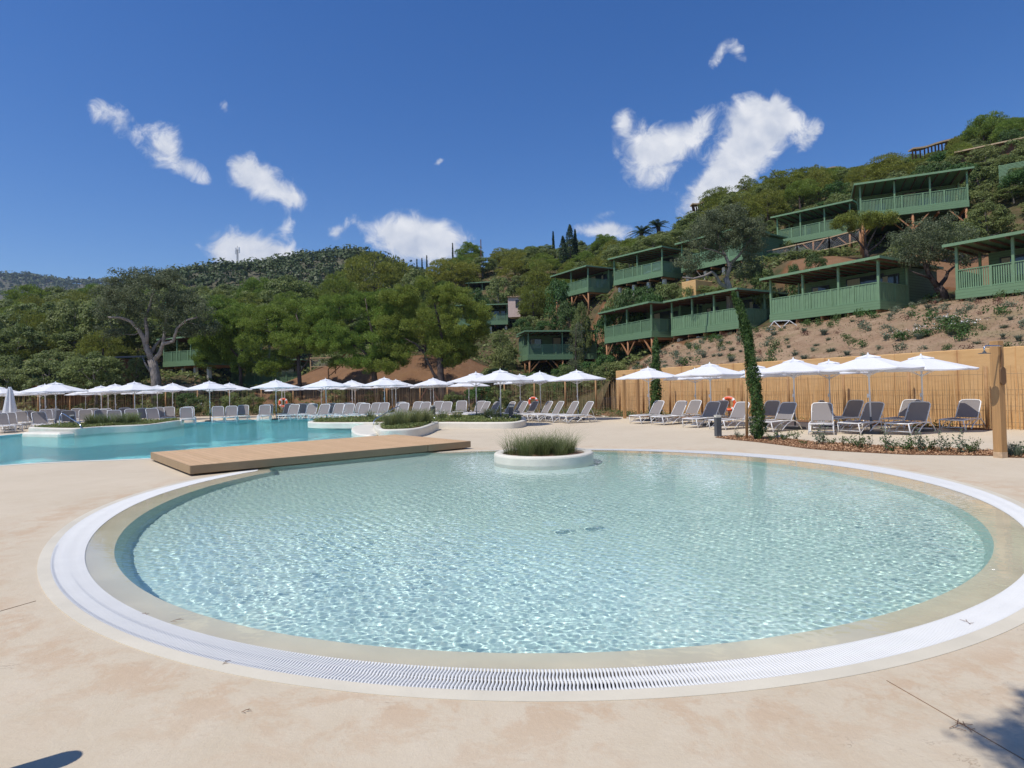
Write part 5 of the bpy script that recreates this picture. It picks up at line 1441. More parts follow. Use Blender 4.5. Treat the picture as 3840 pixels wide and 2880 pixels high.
cabin('green veranda cabin on tall braced timber stilts, right of the slender tree', (2268, 1270), (2444, 1243), 6.0, npost=3, stilt=True)
cabin('low green veranda cabin on braced stilts partly hidden by the slender upright tree', (1980, 1332), (2240, 1329), 4.85, L=7.0, npost=3, stilt=True)
cabin('green veranda cabin high on two tall posts among trees, dark side railing facing right', (2130, 1086), (2206, 1078), 12.6, L=6.5, anchor='r', npost=3, stilt=True, dirv=(.50, -.87))
cabin('upper green veranda cabin above the bushes with blue towel on its railing', (2302, 1055), (2485, 1018), 12.6, npost=3)
cabin('upper green veranda cabin half hidden behind the sparse grey oak', (2556, 1005), (2785, 955), 12.9, npost=4)
cabin('green veranda cabin on orange braces above the fenced hillside path', (2914, 905), (3145, 862), 15.4, L=6.6, npost=4, stilt=True)
cabin('highest large green veranda cabin on orange timber posts at upper right', (3225, 803), (3633, 752), 15.0, npost=4, stilt=True)
cabin('green veranda cabin cut by the right edge of the photo, baluster railing', (3585, 1090), (3840, 1058), 6.2, L=7.2, npost=4)
cabin('green veranda cabin behind the big cork oak, left of the pines', (612, 1360), (749, 1351), 5.0, L=6.8, npost=4)
cabin('long low green veranda under the left pines', (868, 1436), (1115, 1431), 2.85, npost=4, L=7.2)
cabin('small far green veranda cabin at the right edge of the pine crowns', (1700, 1210), (1904, 1204), 11.0, L=7.0, anchor='r', npost=3)
cabin('green cabin glimpsed behind the trunks of the middle pines', (1245, 1330), (1400, 1326), 6.6, L=6.5, npost=3, stilt=False)
cabin('smaller green veranda high behind the far cabin right of the pines', (1790, 1112), (1862, 1108), 17.5, L=5, anchor='r', npost=3)
# cloths hung on a railing
p = at(2400, 1022, 13.2)
# ochre retaining wall under the upper cabins
o = MB().box((0, 0, 0), (5.2, 1.6, 4.2)).build('retaining_wall', MT['wall'], bevel=.03)
q = dep(2608, 1048, 54); o.location = (q.x, q.y, q.z - 4.2); o.rotation_euler = (0, 0, R(33)); tag(o, 'short orange retaining wall under the upper cabin behind the sparse grey oak', 'wall')
# white trestle frame in front of the biggest cabin
def trestle(px, py, Y, L, lab):
    p = dep(px, py, Y); z = tz1(p.x, p.y); mb = MB(); 
    A_, B_ = Vector((0, 0, .02)), Vector((L, -L*.4, .10))
    mb.bar(A_, B_, .045); C_ = Vector((L*.22, -.09*L, .52)); mb.bar(A_, C_, .04); D_2 = A_.lerp(B_, .45); mb.bar(C_, D_2, .04); E_ = Vector((L*.72, -.29*L, .5)); mb.bar(D_2, E_, .04); mb.bar(E_, B_, .04); mb.bar(C_, E_, .035)
    o = mb.build('metal_trestle', MT['pole']); o.location = (p.x, p.y, z + .05); tag(o, lab, 'trestle')
trestle(2878, 1222, 37.8, 1.6, 'white metal trestle lying below the left corner of the largest cabin')

# ================================================================== far left timber buildings, stone wall, stairs
def shed(label, px, Y, w_, h, dep_, roofcol, wallm, rz=0, zb=None, name='timber_cabin', over=.5, slope=.5):
    p = dep(px, 1480, Y); z = tz1(p.x, Y) - .2 if zb is None else zb; r_ = empty(name, (p.x, Y, z), rz); tag(r_, label, 'cabin')
    MB().box((-w_/2, 0, 0), (w_/2, dep_, h)).build('wall', wallm, r_)
    mb = MB(); mb.poly([(-w_/2-over, -over, h), (w_/2+over, -over, h+slope*.3), (w_/2+over, dep_+over, h+slope), (-w_/2-over, dep_+over, h+slope*.7), (-w_/2-over, -over, h+.12), (w_/2+over, -over, h+.12+slope*.3), (w_/2+over, dep_+over, h+.12+slope), (-w_/2-over, dep_+over, h+.12+slope*.7)], [(0,3,2,1),(4,5,6,7),(0,1,5,4),(1,2,6,5),(2,3,7,6),(3,0,4,7)])
    mb.build('roof', roofcol, r_)
    o = MB().box((-.5, -.03, .0), (.4, -.002, 2.0)).build('door', MT['darkframe'], r_); MB().box((.3, -.06, .95), (.36, -.032, 1.1)).build('handle', MT['steel'], o)
    return r_
MT['brownwood'] = mat_board('vertical_brown_boards', (.15, .06, .028), (.22, .095, .045), .15, 0, .7, .08)
MT['slate'] = simple('dark_blue_roof', (.03, .04, .07), .35, .1)
shed('brown timber building with dark blue roof behind the left parasols', 425, 57, 4.2, 3.0, 4, MT['slate'], MT['brownwood'], R(20))
shed('small green and brown building half hidden by trees at far left', 190, 60, 3.2, 2.9, 4, MT['stilt'], MT['greenbody'], R(10))
def boards(label, pa, pb, Y0_, Y1_, h, zb=0.2):
    a = dep(pa, 1480, Y0_); b = dep(pb, 1480, Y1_); d = Vector((b.x-a.x, b.y-a.y, 0)); L = d.length
    r_ = empty('board_fence', (a.x, a.y, zb), math.atan2(d.y, d.x)); tag(r_, label, 'fence')
    MB().box((0, 0, 0), (L, .04, h)).build('boards', MT['brownwood'], r_)
    for k in range(int(L/2.2) + 1): MB().box((k*2.2, -.06, 0), (k*2.2 + .09, -.002, h + .05)).build('post', MT['stilt'], r_)
boards('dark brown board fence behind the left parasols', 120, 345, 54.5, 54, 2.6)
def mat_stone():
    m, t, out = newmat('dry_stone'); g = t.add('ShaderNodeTexCoord').outputs['Object']
    v = t.add('ShaderNodeTexVoronoi', {'Vector': g, 'Scale': 4.0}, feature='F1'); e = t.add('ShaderNodeTexVoronoi', {'Vector': g, 'Scale': 4.0}, feature='DISTANCE_TO_EDGE')
    s = t.add('ShaderNodeSeparateColor', {0: v.outputs['Color']}).outputs[0]
    c = t.mix(s, (.32, .20, .11), (.52, .39, .26)); c = t.mix(t.ramp(e.outputs['Distance'], 0, .08, 1, 0), c, (.08, .05, .03))
    pbsdf(t, out, c, .9, spec=.1, bump=t.ramp(e.outputs['Distance'], 0, .15), bstr=.9, bdist=.08); return m
MT['stone'] = mat_stone()
a = dep(612, 1480, 55); b = dep(765, 1480, 55.5)
o = MB().box((0, 0, 0), (b.x - a.x, .6, 2.55)).build('stone_wall', MT['stone'], bevel=.05); o.location = (a.x, 55, 0.1); tag(o, 'rough reddish dry stone wall right of the big cork oak', 'wall')
# hillside path fence: wooden rails with wire netting
def netfence(label, pts, h=1.0):
    P = [Vector(p) for p in pts]; r_ = empty('path_fence', P[0]); tag(r_, label, 'fence'); mbn = MB()
    for i in range(len(P)-1):
        a, b = P[i] - P[0], P[i+1] - P[0]; L = (b - a).length
        MB().bar(a + Vector((0, 0, h)), b + Vector((0, 0, h)), .09).build('top_rail', MT['peel'], r_); MB().bar(a + Vector((0, 0, .06)), b + Vector((0, 0, .06)), .07).build('bottom_rail', MT['peel'], r_)
        n = max(1, round(L/2))
        for k in range(n + 1):
            q = a.lerp(b, k/n); MB().bar(q + Vector((0, 0, -.3)), q + Vector((0, 0, h + .08)), .10).build('post', MT['peel'], r_)
        n = int(L/.14)
        for k in range(n):
            t_ = k/n; q = a.lerp(b, t_)
            for s in (-1, 1):
                q2 = a.lerp(b, min(1, max(0, t_ + s*.9/L*1.0))); mbn.bar(q + Vector((0, 0, .08)), q2 + Vector((0, 0, h - .02)), .012)
    mbn.build('netting', MT['anthlight'], r_)
MT['peel'] = simple('pale_round_rail', (.50, .36, .22), .7, .15); MT['anthlight'] = simple('galvanised_net', (.30, .31, .32), .5)
def gp(px, py, Y):
    p = dep(px, py, Y); return p
netfence('pale wooden rail fence with wire netting along the path below the upper right cabins', [gp(2868, 985, 56), gp(2990, 960, 54), gp(3110, 935, 52), gp(3225, 905, 51)], 1.0)
netfence('short wire netting fence over the soil bank behind the pine trunks', [gp(1165, 1378, 62), gp(1250, 1376, 62), gp(1335, 1374, 62)], .95)
r_ = empty('stair_railing', gp(1232, 1425, 56)); tag(r_, 'brown timber stair railing climbing the soil bank behind the pines', 'railing'); o0 = Vector(r_.location)
for k in range(4):
    q = gp(1232 + 26*k, 1425 - 23*k, 56) - o0; MB().bar(q, q + Vector((0, 0, 1.0)), .09).build('post', MT['stilt'], r_)
MB().bar(gp(1232, 1425, 56) - o0 + Vector((0, 0, 1)), gp(1310, 1356, 56) - o0 + Vector((0, 0, 1)), .09).build('handrail', MT['stilt'], r_)
MB().bar(gp(1232, 1425, 56) - o0 + Vector((0, 0, .3)), gp(1310, 1356, 56) - o0 + Vector((0, 0, .3)), .07).build('lower_rail', MT['stilt'], r_)
# pink house among the bushes
r_ = empty('pink_house', gp(1928, 1160, 80), R(-10)); tag(r_, 'small pale pink house corner showing among bushes right of the far cabin', 'house')
MB().box((-.8, 0, -1), (.8, 2, 1.6)).build('wall', simple('pale_pink_render', (.62, .46, .40), .8), r_); MB().box((-.9, -.2, 1.6), (.9, 2.2, 1.7)).build('roof', MT['stone'], r_); MB().box((.2, -.02, .2), (.7, -.001, 1.2)).build('window', MT['darkframe'], r_)

# ================================================================== structures along the ridge
def ribbon(label, pts, w_=1.6, strut=True, h=1.2, sp=1.0):
    P = [Vector(p) for p in pts]; r_ = empty('wavy_canopy', P[0]); tag(r_, label, 'canopy'); o0 = P[0]
    q = []
    for i in range(len(P)-1):
        for k in range(6):
            t_ = k/6; a, b_, c_, d_ = P[max(i-1, 0)], P[i], P[i+1], P[min(i+2, len(P)-1)]
            q.append(.5*((2*b_) + (c_-a)*t_ + (2*a-5*b_+4*c_-d_)*t_*t_ + (3*b_-a-3*c_+d_)*t_**3) - o0)
    q.append(P[-1] - o0); mb = MB()
    for i in range(len(q)-1): mb.bar(q[i], q[i+1], w_, .18)
    mb.build('roof_strip', MT['peel'], r_)
    if strut:
        s = 0
        for i in range(0, len(q), 2): MB().bar(q[i] + Vector((0, -.3, -.05)), q[i] + Vector((.3, .1, -h)), .16).build('strut', MT['rafter'], r_)
ribbon('curved wooden canopy tip jutting out over the ridge left of the olive pines', [gp(2592, 768, 86), gp(2615, 768, 86), gp(2640, 757, 86), gp(2680, 745, 87)], 1.2, True, .9)
ribbon('wavy pale footbridge roof on the skyline at upper right', [gp(3415, 562, 74), gp(3460, 556, 74), gp(3500, 543, 74), gp(3540, 532, 74), gp(3600, 520, 74), gp(3650, 518, 74)], 1.0, True, 1.1)
ribbon('short pale canopy strip on the skyline between olive pines', [gp(2772, 716, 88), gp(2800, 712, 88), gp(2830, 716, 88)], 1.0, False)
ribbon('pale canopy strip showing on the skyline above the olive pines', [gp(3095, 637, 84), gp(3120, 631, 84), gp(3150, 634, 84)], 1.0, False)
cb = shed('brown timber cabin with tan roof high at the upper right edge', 3745, 60, 4.6, 2.3, 3.5, MT['peel'], MT['brownwood'], R(-35), zb=dep(3745, 640, 60).z)
r_ = empty('slatted_screen', gp(3800, 700, 50), R(-40)); tag(r_, 'green horizontally slatted screen at the upper right edge', 'screen')
mb = MB()
for k in range(18): mb.box((-.9, 0, k*.11), (2.2, .04, k*.11 + .075))
mb.build('slats', MT['green'], r_); MB().box((-.9, .045, 0), (-.8, .12, 2.0)).build('post', MT['green'], r_); MB().box((2.1, .045, 0), (2.2, .12, 2.0)).build('post', MT['green'], r_)
# ================================================================== named trees on the hillside
place_px('olive', 1400, 938, 100, 330, 'huge dome shaped dark green pine on the hill above the middle pines').name = 'pine_tree'
place_px('pine', 1270, 1010, 92, 170, 'rounded pine touching the left flank of the huge dome pine')
place_px('olive', 1690, 965, 108, 250, 'broad olive-green pine right of the huge dome pine')
place_px('pine', 1760, 905, 122, 110, 'rounded pine standing clear on the skyline beside the thin mast')
place_px('olive', 1930, 935, 104, 150, 'yellow-green pine on the slope left of the dark cypresses')
place_px('olive', 2020, 965, 92, 190, 'wide yellowish round topped pine above the stilted corner cabin')
place_px('oak', 1560, 1010, 90, 160, 'grey-green oak in front of the olive pine, centre')
place_px('pine', 960, 1035, 95, 190, 'rounded bright pine above the left end of the middle pines')
place_px('olive', 830, 1085, 82, 110, 'small yellow-brown pine right of the cork oak crown')
place_px('oak', 1080, 1030, 88, 210, 'broad grey-green oak left of the huge dome pine')
place_px('oak', 2300, 905, 98, 110, 'dark oak right of the cypress group')
place_px('pine', 2270, 875, 104, 120, 'dark green pine on the skyline left of the palms')
place_px('olive', 2570, 850, 84, 120, 'round yellow-green tree on the skyline right of the palms')
place_px('olive', 2700, 700, 80, 180, 'rounded olive pine at the left end of the right hand ridge wood')
place_px('olive', 2930, 630, 78, 230, 'wide olive pine highest on the left part of the right ridge')
place_px('oak', 3060, 612, 82, 80, 'small brownish tree on the skyline of the right ridge')
place_px('olive', 3330, 575, 66, 200, 'yellow-green pine mass above the highest cabin')
place_px('pine', 3690, 425, 70, 170, 'large pine with clumped crown on the skyline at upper right')
place_px('pine', 3800, 440, 66, 150, 'second large pine beside the right edge on the skyline')
place_px('pine', 3600, 530, 62, 110, 'small pine below the pale footbridge roof')
place_px('oak', 3720, 610, 54, 210, 'dense dark green oak right of the highest cabin')
place_px('oak', 3560, 650, 56, 120, 'grey-green oak behind the right end of the highest cabin')
place_px('oak', 3700, 760, 43, 190, 'broad dark oak below the brown cabin at the right')
place_px('oak', 3600, 830, 42, 170, 'oak filling the gap under the highest cabin on its right')
place_px('oak', 3800, 700, 47, 130, 'grey twiggy oak beside the slatted screen')
place_px('pine', 110, 1060, 100, 190, 'dark rounded pine on the left skyline')
place_px('olive', 280, 1080, 95, 200, 'olive pine left of the cork oak crown on the skyline')
place_px('oak', 150, 1130, 74, 230, 'large dark oak at far left')
place_px('oak', 300, 1230, 66, 210, 'dark oak left below the cork oak crown')
place_px('oak', 60, 1210, 62, 210, 'dense dark oak at the left edge')
place_px('oak', 30, 1330, 57, 150, 'low dark oak at the left edge behind the paling fence')
place_px('oak', 290, 1320, 55.5, 100, 'small oak standing before the brown timber building')
place_px('oak', 510, 1340, 54.5, 75, 'small grey-green oak left of the cork oak trunk')
place_px('olive', 700, 1120, 72, 130, 'yellow-green pine behind the cork oak crown')
place_px('oak', 660, 1060, 90, 150, 'oak on the skyline right of the cork oak top')
place_px('greenbush', 2340, 1085, 56, 120, 'dark green rounded bush above the stilted cabin')
place_px('greenbush', 2440, 1095, 55, 130, 'dense green bush between the stilted cabin and the upper cabin')
place_px('greenbush', 2290, 1140, 57, 130, 'bright green bush left of the stilted cabin roof')
place_px('oak', 2180, 1130, 60, 90, 'dark bush under the corner cabin')
place_px('greenbush', 3055, 945, 45, 80, 'bright green bush above the roof of the largest cabin')
place_px('greenbush', 2975, 985, 44, 60, 'small bright green bush left above the largest cabin roof')
place_px('oak', 2860, 1000, 45.5, 100, 'dark holm oak between the sparse oak and the largest cabin')
place_px('oak', 2855, 880, 60, 130, 'dense dark oak between the sparse grey oak and the braced cabin')
place_px('oak', 2590, 800, 74, 150, 'broad oak behind the sparse grey oak, left side')
place_px('oak', 1865, 1035, 90, 120, 'dark oak between the two small far cabins')
place_px('greenbush', 1790, 1075, 86, 90, 'green bush left of the smaller high far cabin')
place_px('oak', 2510, 1060, 57, 110, 'leafy dark bush at the left end of the orange retaining wall')

# dark cypresses in the wood
def darkcyp(px, py, Y, wpx, label):
    p = dep(px, py, Y); z = tz1(p.x, Y); H_ = p.z - z; w_ = wpx * Y / F / 2; n = 2600
    r_ = empty('cypress', (p.x, Y, z - .2)); tag(r_, label, 'cypress'); P, N_ = [], []
    t_ = rng.uniform(0, 1, n); a = rng.uniform(0, 6.28, n)
    rr = w_ * (1 - t_) ** .6 * np.minimum(1, .5 + t_*4) * (1 + .15*np.sin(a*3 + t_*15)) * np.sqrt(rng.uniform(.3, 1, n))
    P = np.stack([rr*np.cos(a), rr*np.sin(a), .5 + t_*(H_ - .3)], -1); N_ = np.stack([np.cos(a), np.sin(a), np.full(n, .6)], -1)
    v, f, tt = leafquads(P, N_, .30, .4); link_mesh('crown', npmesh('crown', v, f, tt), MT['darkcyp'], r_); MB().tube([(0, 0, 0), (0, 0, H_*.9)], [.15, .03], 6).build('trunk', MT['bark'], r_)
darkcyp(2136, 842, 100, 70, 'tallest dark pointed cypress on the skyline, centre')
darkcyp(2156, 860, 100.5, 30, 'slim dark cypress right against the tallest one')
darkcyp(2110, 885, 98, 60, 'lower dark cypress left of the tallest one')
darkcyp(2074, 868, 112, 14, 'thin cypress spire left of the cypress group')
for px, py, lab in ((1563, 972, 'leftmost tiny cypress spire on the skyline below the cloud'), (1582, 968, 'second tiny cypress spire on the skyline'), (1600, 958, 'tallest of the tiny cypress spires on the skyline'), (1697, 912, 'thin cypress spire left of the skyline pine')): darkcyp(px, py, 130, 12, lab)
# palms
def palm(px, py, Y, label):
    p = dep(px, py, Y); z = tz1(p.x, Y); H_ = p.z - z - 1.2; r_ = empty('palm_tree', (p.x, Y, z)); tag(r_, label, 'palm', 'palms on the skyline')
    MB().tube([(0, 0, -.3), (.05, 0, H_*.5), (0, 0, H_)], [.34, .28, .3], 9).build('trunk', MT['bark'], r_, True)
    parts = []
    for k in range(46):
        a = rng.uniform(0, 6.28); el = rng.uniform(-.15, 1.35); l = 2.5; n = 26; Pn, Nn = [], []
        for i in range(n):
            t_ = i / n; hx = l * t_ * math.cos(el) ; hz = l * t_ * math.sin(el) - 1.25 * t_ * t_ * l * .45
            c = np.array([math.cos(a)*hx, math.sin(a)*hx, H_ + hz]); s = np.array([-math.sin(a), math.cos(a), 0])
            wl = .34 * math.sin(math.pi * min(1, t_ + .12)) ** .5
            for sg in (-1, 1):
                q0 = c; q1 = c + s*sg*wl + np.array([math.cos(a)*.12, math.sin(a)*.12, -.12]); u = np.array([math.cos(a), math.sin(a), 0])*.035
                parts.append((np.stack([q0 - u, q0 + u, q1 + u*.3, q1 - u*.3]), np.array([[0, 1, 2, 3]]), np.full(4, rng.uniform())))
    v, f, t_ = merge(parts); link_mesh('fronds', npmesh('fronds', v, f, t_), MT['palm'], r_)
palm(2404, 842, 92, 'left palm tree of the pair on the skyline, slightly lower')
palm(2468, 820, 92, 'right palm tree of the pair on the skyline, slightly higher')

# ================================================================== wood covering the rest of the hillside
keepclear = [(60, 560, 1335, 1500, 50, 57.5), (2400, 3840, 1130, 1420, 18, 45), (1140, 1560, 1330, 1500, 50, 61), (1380, 1700, 1380, 1500, 50, 58), (2250, 2300, 1250, 1420, 50, 62), (2840, 3290, 870, 1000, 42, 57), (3480, 3580, 970, 1160, 34, 46), (2020, 2330, 1350, 1500, 38, 56), (600, 790, 1400, 1500, 50, 60), (860, 1120, 1330, 1500, 50, 64)]
def okspot(x, y, z, H_, W):
    if y < 54 and inside(x, y, terr_out): return False
    if inside(x, y, slope_poly): return False
    for (foot, x0, x1, y0, y1, d0, d1) in CAB:
        if inside(x, y, foot): return False
    a = project((x, y, z)); b = project((x, y, z + H_))
    hw = W / 2 * F / y * .85
    for (foot, x0, x1, y0, y1, d0, d1) in CAB:
        if y < d1 and a[0] + hw > x0 and a[0] - hw < x1 and b[1] < y1 - 4 and a[1] > y0: return False
    for (x0, x1, y0, y1, d0, d1) in keepclear:
        if d0 < y < d1 and x0 < a[0] < x1 and (y0 < a[1] < y1): return False
    return True
zones = [(560, 'in the left wood'), (1000, 'behind the big cork oak'), (1500, 'behind the middle pines'), (1900, 'on the centre rise'), (2250, 'by the dark cypresses'), (2650, 'between palms and upper cabins'), (3000, 'on the right ridge'), (3400, 'around the highest cabin'), (9000, 'at the right edge')]
nt = 0; used_xy = []
rr2 = random.Random(12)
def free(x, y, r): return all((x-a)**2 + (y-b)**2 > r*r for a, b in used_xy)
cand = []
SKYL = [(-300, 1050), (-100, 1045), (0, 1035), (100, 1018), (250, 1045), (330, 1040), (420, 1075), (560, 1065), (650, 1050), (800, 1062), (1000, 1050), (1100, 1020), (1260, 1000), (1500, 1000), (1600, 975), (1700, 955), (1800, 905), (1900, 930), (2000, 918), (2100, 900), (2250, 888), (2400, 885), (2560, 855), (2620, 790), (2700, 705), (2800, 655), (2900, 628), (3100, 625), (3200, 622), (3350, 592), (3420, 578), (3550, 560), (3600, 505), (3690, 440), (3840, 445), (4200, 430)]
def skyh(px, x, y, z, H_):
    lim_ = np.interp(px, *zip(*SKYL)); return max(1.6, min(H_, dep(px, lim_, y).z - z))
for y in np.arange(53.5, 132, 3.3):
    for x in np.arange(-75, 75, 3.5): cand.append((x + rr2.uniform(-1.3, 1.3), y + rr2.uniform(-1.2, 1.2)))
for x, y in cand:
    pz = tz1(x, y); a = project((x, y, pz))
    if a[0] < -150 or a[0] > 3990: continue
    far_ = y > 90
    ridge = a[0] > 2500
    if ridge: kind = rr2.choice(['olive', 'olive', 'olive', 'oak', 'pine'])
    elif a[0] < 800: kind = rr2.choice(['oak', 'oak', 'oak', 'pine', 'olive'])
    else: kind = rr2.choice(['oak', 'oak', 'pine', 'olive'])
    H_ = rr2.uniform(3.4, 5.6) if kind != 'oak' else rr2.uniform(2.8, 4.6); W = rr2.uniform(3.8, 5.8)
    if a[0] < 1150 and y > 53: H_ = rr2.uniform(5.2, 8.2); W = rr2.uniform(5.4, 8.2)
    if a[0] < 1150 and y < 60: H_ = rr2.uniform(3.8, 6.0); W = rr2.uniform(4, 5.6)
    H_ = skyh(a[0], x, y, pz, H_)
    if y < 70 and 1800 < a[0]: H_ = rr2.uniform(1.6, 2.8); W = rr2.uniform(2.4, 3.6); kind = rr2.choice(['oak', 'bush', 'greenbush'])
    if not free(x, y, W * .56): continue
    if not okspot(x, y, pz, H_, W):
        H_, W, kind = rr2.uniform(1.0, 1.7), rr2.uniform(1.8, 2.6), rr2.choice(['bush', 'greenbush'])
        if not okspot(x, y, pz, H_, W): continue
    used_xy.append((x, y))
    zn = seglabel(a[0], zones)
    kn = {'pine': 'green pine', 'olive': 'olive-green pine', 'oak': 'holm oak', 'bush': 'grey-green shrub', 'greenbush': 'bright green shrub'}[kind]
    dp = 'low down' if y < 72 else 'halfway up' if y < 100 else 'by the ridge'
    sz = ('tall' if H_ > 4.4 else 'middle-sized' if H_ > 3.2 else 'small') + (' broad' if W > H_*1.25 else ' slim' if W < H_*.95 else '')
    place(kind, x, y, H_, W, f'{sz} {kn} {dp}, {zn}', f'{kn}s {dp} {zn}'); nt += 1
for y in np.arange(44, 74, 2.1):                       # bushes closing the gaps between the cabins
    for x in np.arange(2, 44, 2.1):
        x_, y_ = x + rr2.uniform(-.8, .8), y + rr2.uniform(-.8, .8); pz = tz1(x_, y_); a = project((x_, y_, pz))
        if not (1790 < a[0] < 3990) or bareness(x_, y_) > .5 or not free(x_, y_, 1.35): continue
        H_, W = rr2.uniform(1.0, 2.3), rr2.uniform(1.8, 3.0)
        if any(inside(x_, y_, c[0]) for c in CAB) or (y_ < 54 and inside(x_, y_, terr_out)): continue
        b = project((x_, y_, pz + H_)); bad = 0
        for (foot, x0, x1, y0, y1, d0, d1) in CAB:
            if y_ < d0 + 1 and x0 - 10 < a[0] < x1 + 10 and b[1] < y1 - 22 and a[1] > y0: bad = 1
        if bad: H_ = .8; W = 1.6
        used_xy.append((x_, y_)); kind = rr2.choice(['bush', 'bush', 'greenbush']); zn = seglabel(a[0], zones)
        kn = {'bush': 'grey-green shrub', 'greenbush': 'bright green shrub'}[kind]; sz = 'tall' if H_ > 1.7 else 'medium' if H_ > 1.2 else 'small'
        place(kind, x_, y_, H_, W, f'{sz} {kn} close to the cabins, {zn}', f'{kn}s close to the cabins {zn}'); nt += 1
for px, py, Y, wpx, lab in ((2300, 1085, 60.5, 110, 'dark shrub under the left end of the upper cabin with the towel'), (2365, 1072, 60, 120, 'dense dark bush before the upper cabin with the towel'), (2430, 1068, 58.5, 120, 'dense bush before the right half of the towel cabin'), (2500, 1055, 57, 120, 'leafy bush between the two upper cabins'), (2560, 1075, 53.5, 90, 'bush against the lit end of the short orange wall'), (2090, 1040, 69, 100, 'bush hiding the left end of the corner cabin'), (2130, 1120, 66.5, 90, 'dark bush under the left part of the corner cabin'), (2840, 940, 57, 90, 'dark oak left of the braced cabin above the path'), (2800, 985, 52, 100, 'dark oak right of the sparse grey oak'), (3420, 880, 44.5, 150, 'grey bush under the highest cabin, middle'), (3540, 845, 43, 130, 'dark bush under the right end of the highest cabin'), (3340, 930, 44, 100, 'low scrub right of the flat topped pine')):
    place_px('oak' if wpx > 125 else 'greenbush' if px % 20 else 'bush', px, py, Y, wpx, lab)
print('fill trees', nt)
# undergrowth as one mass
n = 90000; xs = rng.uniform(-70, 72, n); ys = 51 + 80 * rng.uniform(0, 1, n) ** 1.6
zs = tz(xs, ys); sel = np.array([ (b_ := bareness(x, y)) < .5 and not (y < 54 and inside(x, y, terr_out)) and not inside(x, y, slope_poly) for x, y in zip(xs, ys)])
lump = .5 + .5*np.sin(xs*1.1) * np.sin(ys*.9 + xs*.3)
P = np.stack([xs, ys, zs + rng.uniform(0, .8, n) * lump], -1)[sel]
v, f, t_ = leafquads(P, np.tile([0, -.3, 1.], (len(P), 1)), .36, .6, jit=.8)
o = link_mesh('undergrowth', npmesh('undergrowth', v, f, t_), MT['oak']); tag(o, 'low dark scrub covering the ground under the hillside trees', 'undergrowth', kind='stuff')

# ================================================================== young planting on the slope above the ochre wall
sl = []
tuft1 = npmesh('tuft', *blades([[0, 0, 0]], 150, .12, .42, .8, .010)); tuft2 = npmesh('tuft', *blades([[0, 0, 0]], 120, .2, .28, .9, .012))
MT['bluegrass'] = mat_leaf('grey_green_grass', (.09, .13, .09), (.22, .26, .19)); tuft1.materials.append(MT['bluegrass']); tuft2.materials.append(MT['greybush'])
shr = bush_mesh('leaves', 260, .36, .42, .085); shr.materials.append(MT['bush']); shr2 = bush_mesh('leaves', 200, .28, .34, .075); shr2.materials.append(MT['greybush'])
dry = bush_mesh('leaves', 130, .22, .30, .06); dry.materials.append(simple('reddish_dry_shrub', (.14, .06, .04), .9))
i = 0; tries = 0
zs_ = [(2620, 'far left part'), (2860, 'near the cypress tip'), (3100, 'under largest cabin left half'), (3330, 'under largest cabin right half'), (3560, 'below the dark trunked oak'), (9000, 'below the right edge cabin')]
while i < 290 and tries < 5000:
    tries += 1; x, y = rr2.uniform(7, 27), rr2.uniform(13, 50)
    if not inside(x, y, slope_poly): continue
    z = tz1(x, y); a = project((x, y, z))
    if not (2380 < a[0] < 3900 and 1100 < a[1] < 1420): continue
    if any(inside(x, y, c[0]) for c in CAB): continue
    if any((x-p)**2 + (y-q)**2 < .7 for p, q in sl): continue
    sl.append((x, y)); k = rr2.random(); s_ = rr2.uniform(.6, 1.35)
    if k < .26: me_, nm, ct, tx = tuft1, 'grass_tuft', 'grass tuft', 'grey-green grass tuft'
    elif k < .46: me_, nm, ct, tx = tuft2, 'grass_tuft', 'grass tuft', 'low wiry grass tuft'
    elif k < .70: me_, nm, ct, tx = shr2, 'young_shrub', 'shrub', 'small grey-green shrub'
    elif k < .88: me_, nm, ct, tx = shr, 'young_shrub', 'shrub', 'small fresh green shrub'
    else: me_, nm, ct, tx = dry, 'dry_shrub', 'shrub', 'dried reddish little shrub'
    o = link_mesh(nm, me_, None); o.location = (x, y, z - .03); o.rotation_euler = (0, 0, rr2.uniform(0, 6)); o.scale = (s_,)*3
    row = 'high on' if a[1] < 1235 else 'low on'
    zt = seglabel(a[0], zs_); tag(o, f'{tx} {row} the slope, {zt}', ct, f'{tx}s {row} the slope {zt}'); i += 1
# dry weeds spread thinly over the slope, and stones
n = 24000; xs = rng.uniform(7, 27, n); ys = rng.uniform(13, 51, n)
pat = np.sin(xs*1.7 + 2*np.sin(ys*.6)) * np.sin(ys*1.3 + xs*.5)
sel = np.array([inside(x, y, slope_poly) for x, y in zip(xs, ys)]) & (pat > rng.uniform(-1.3, .7, n))
xs, ys = xs[sel], ys[sel]; P = np.stack([xs, ys, tz(xs, ys) + .02 + rng.uniform(0, .10, len(xs))], -1)
v, f, t_ = leafquads(P, np.tile([0, -.5, .6], (len(P), 1)), .10, .35, jit=.8); MT['weeds'] = mat_leaf('dry_weeds', (.15, .125, .055), (.40, .31, .17))
o = link_mesh('dry_weeds', npmesh('dry_weeds', v, f, t_), MT['weeds']); tag(o, 'thin dry weeds spread over the bare planted slope', 'weeds', kind='stuff')
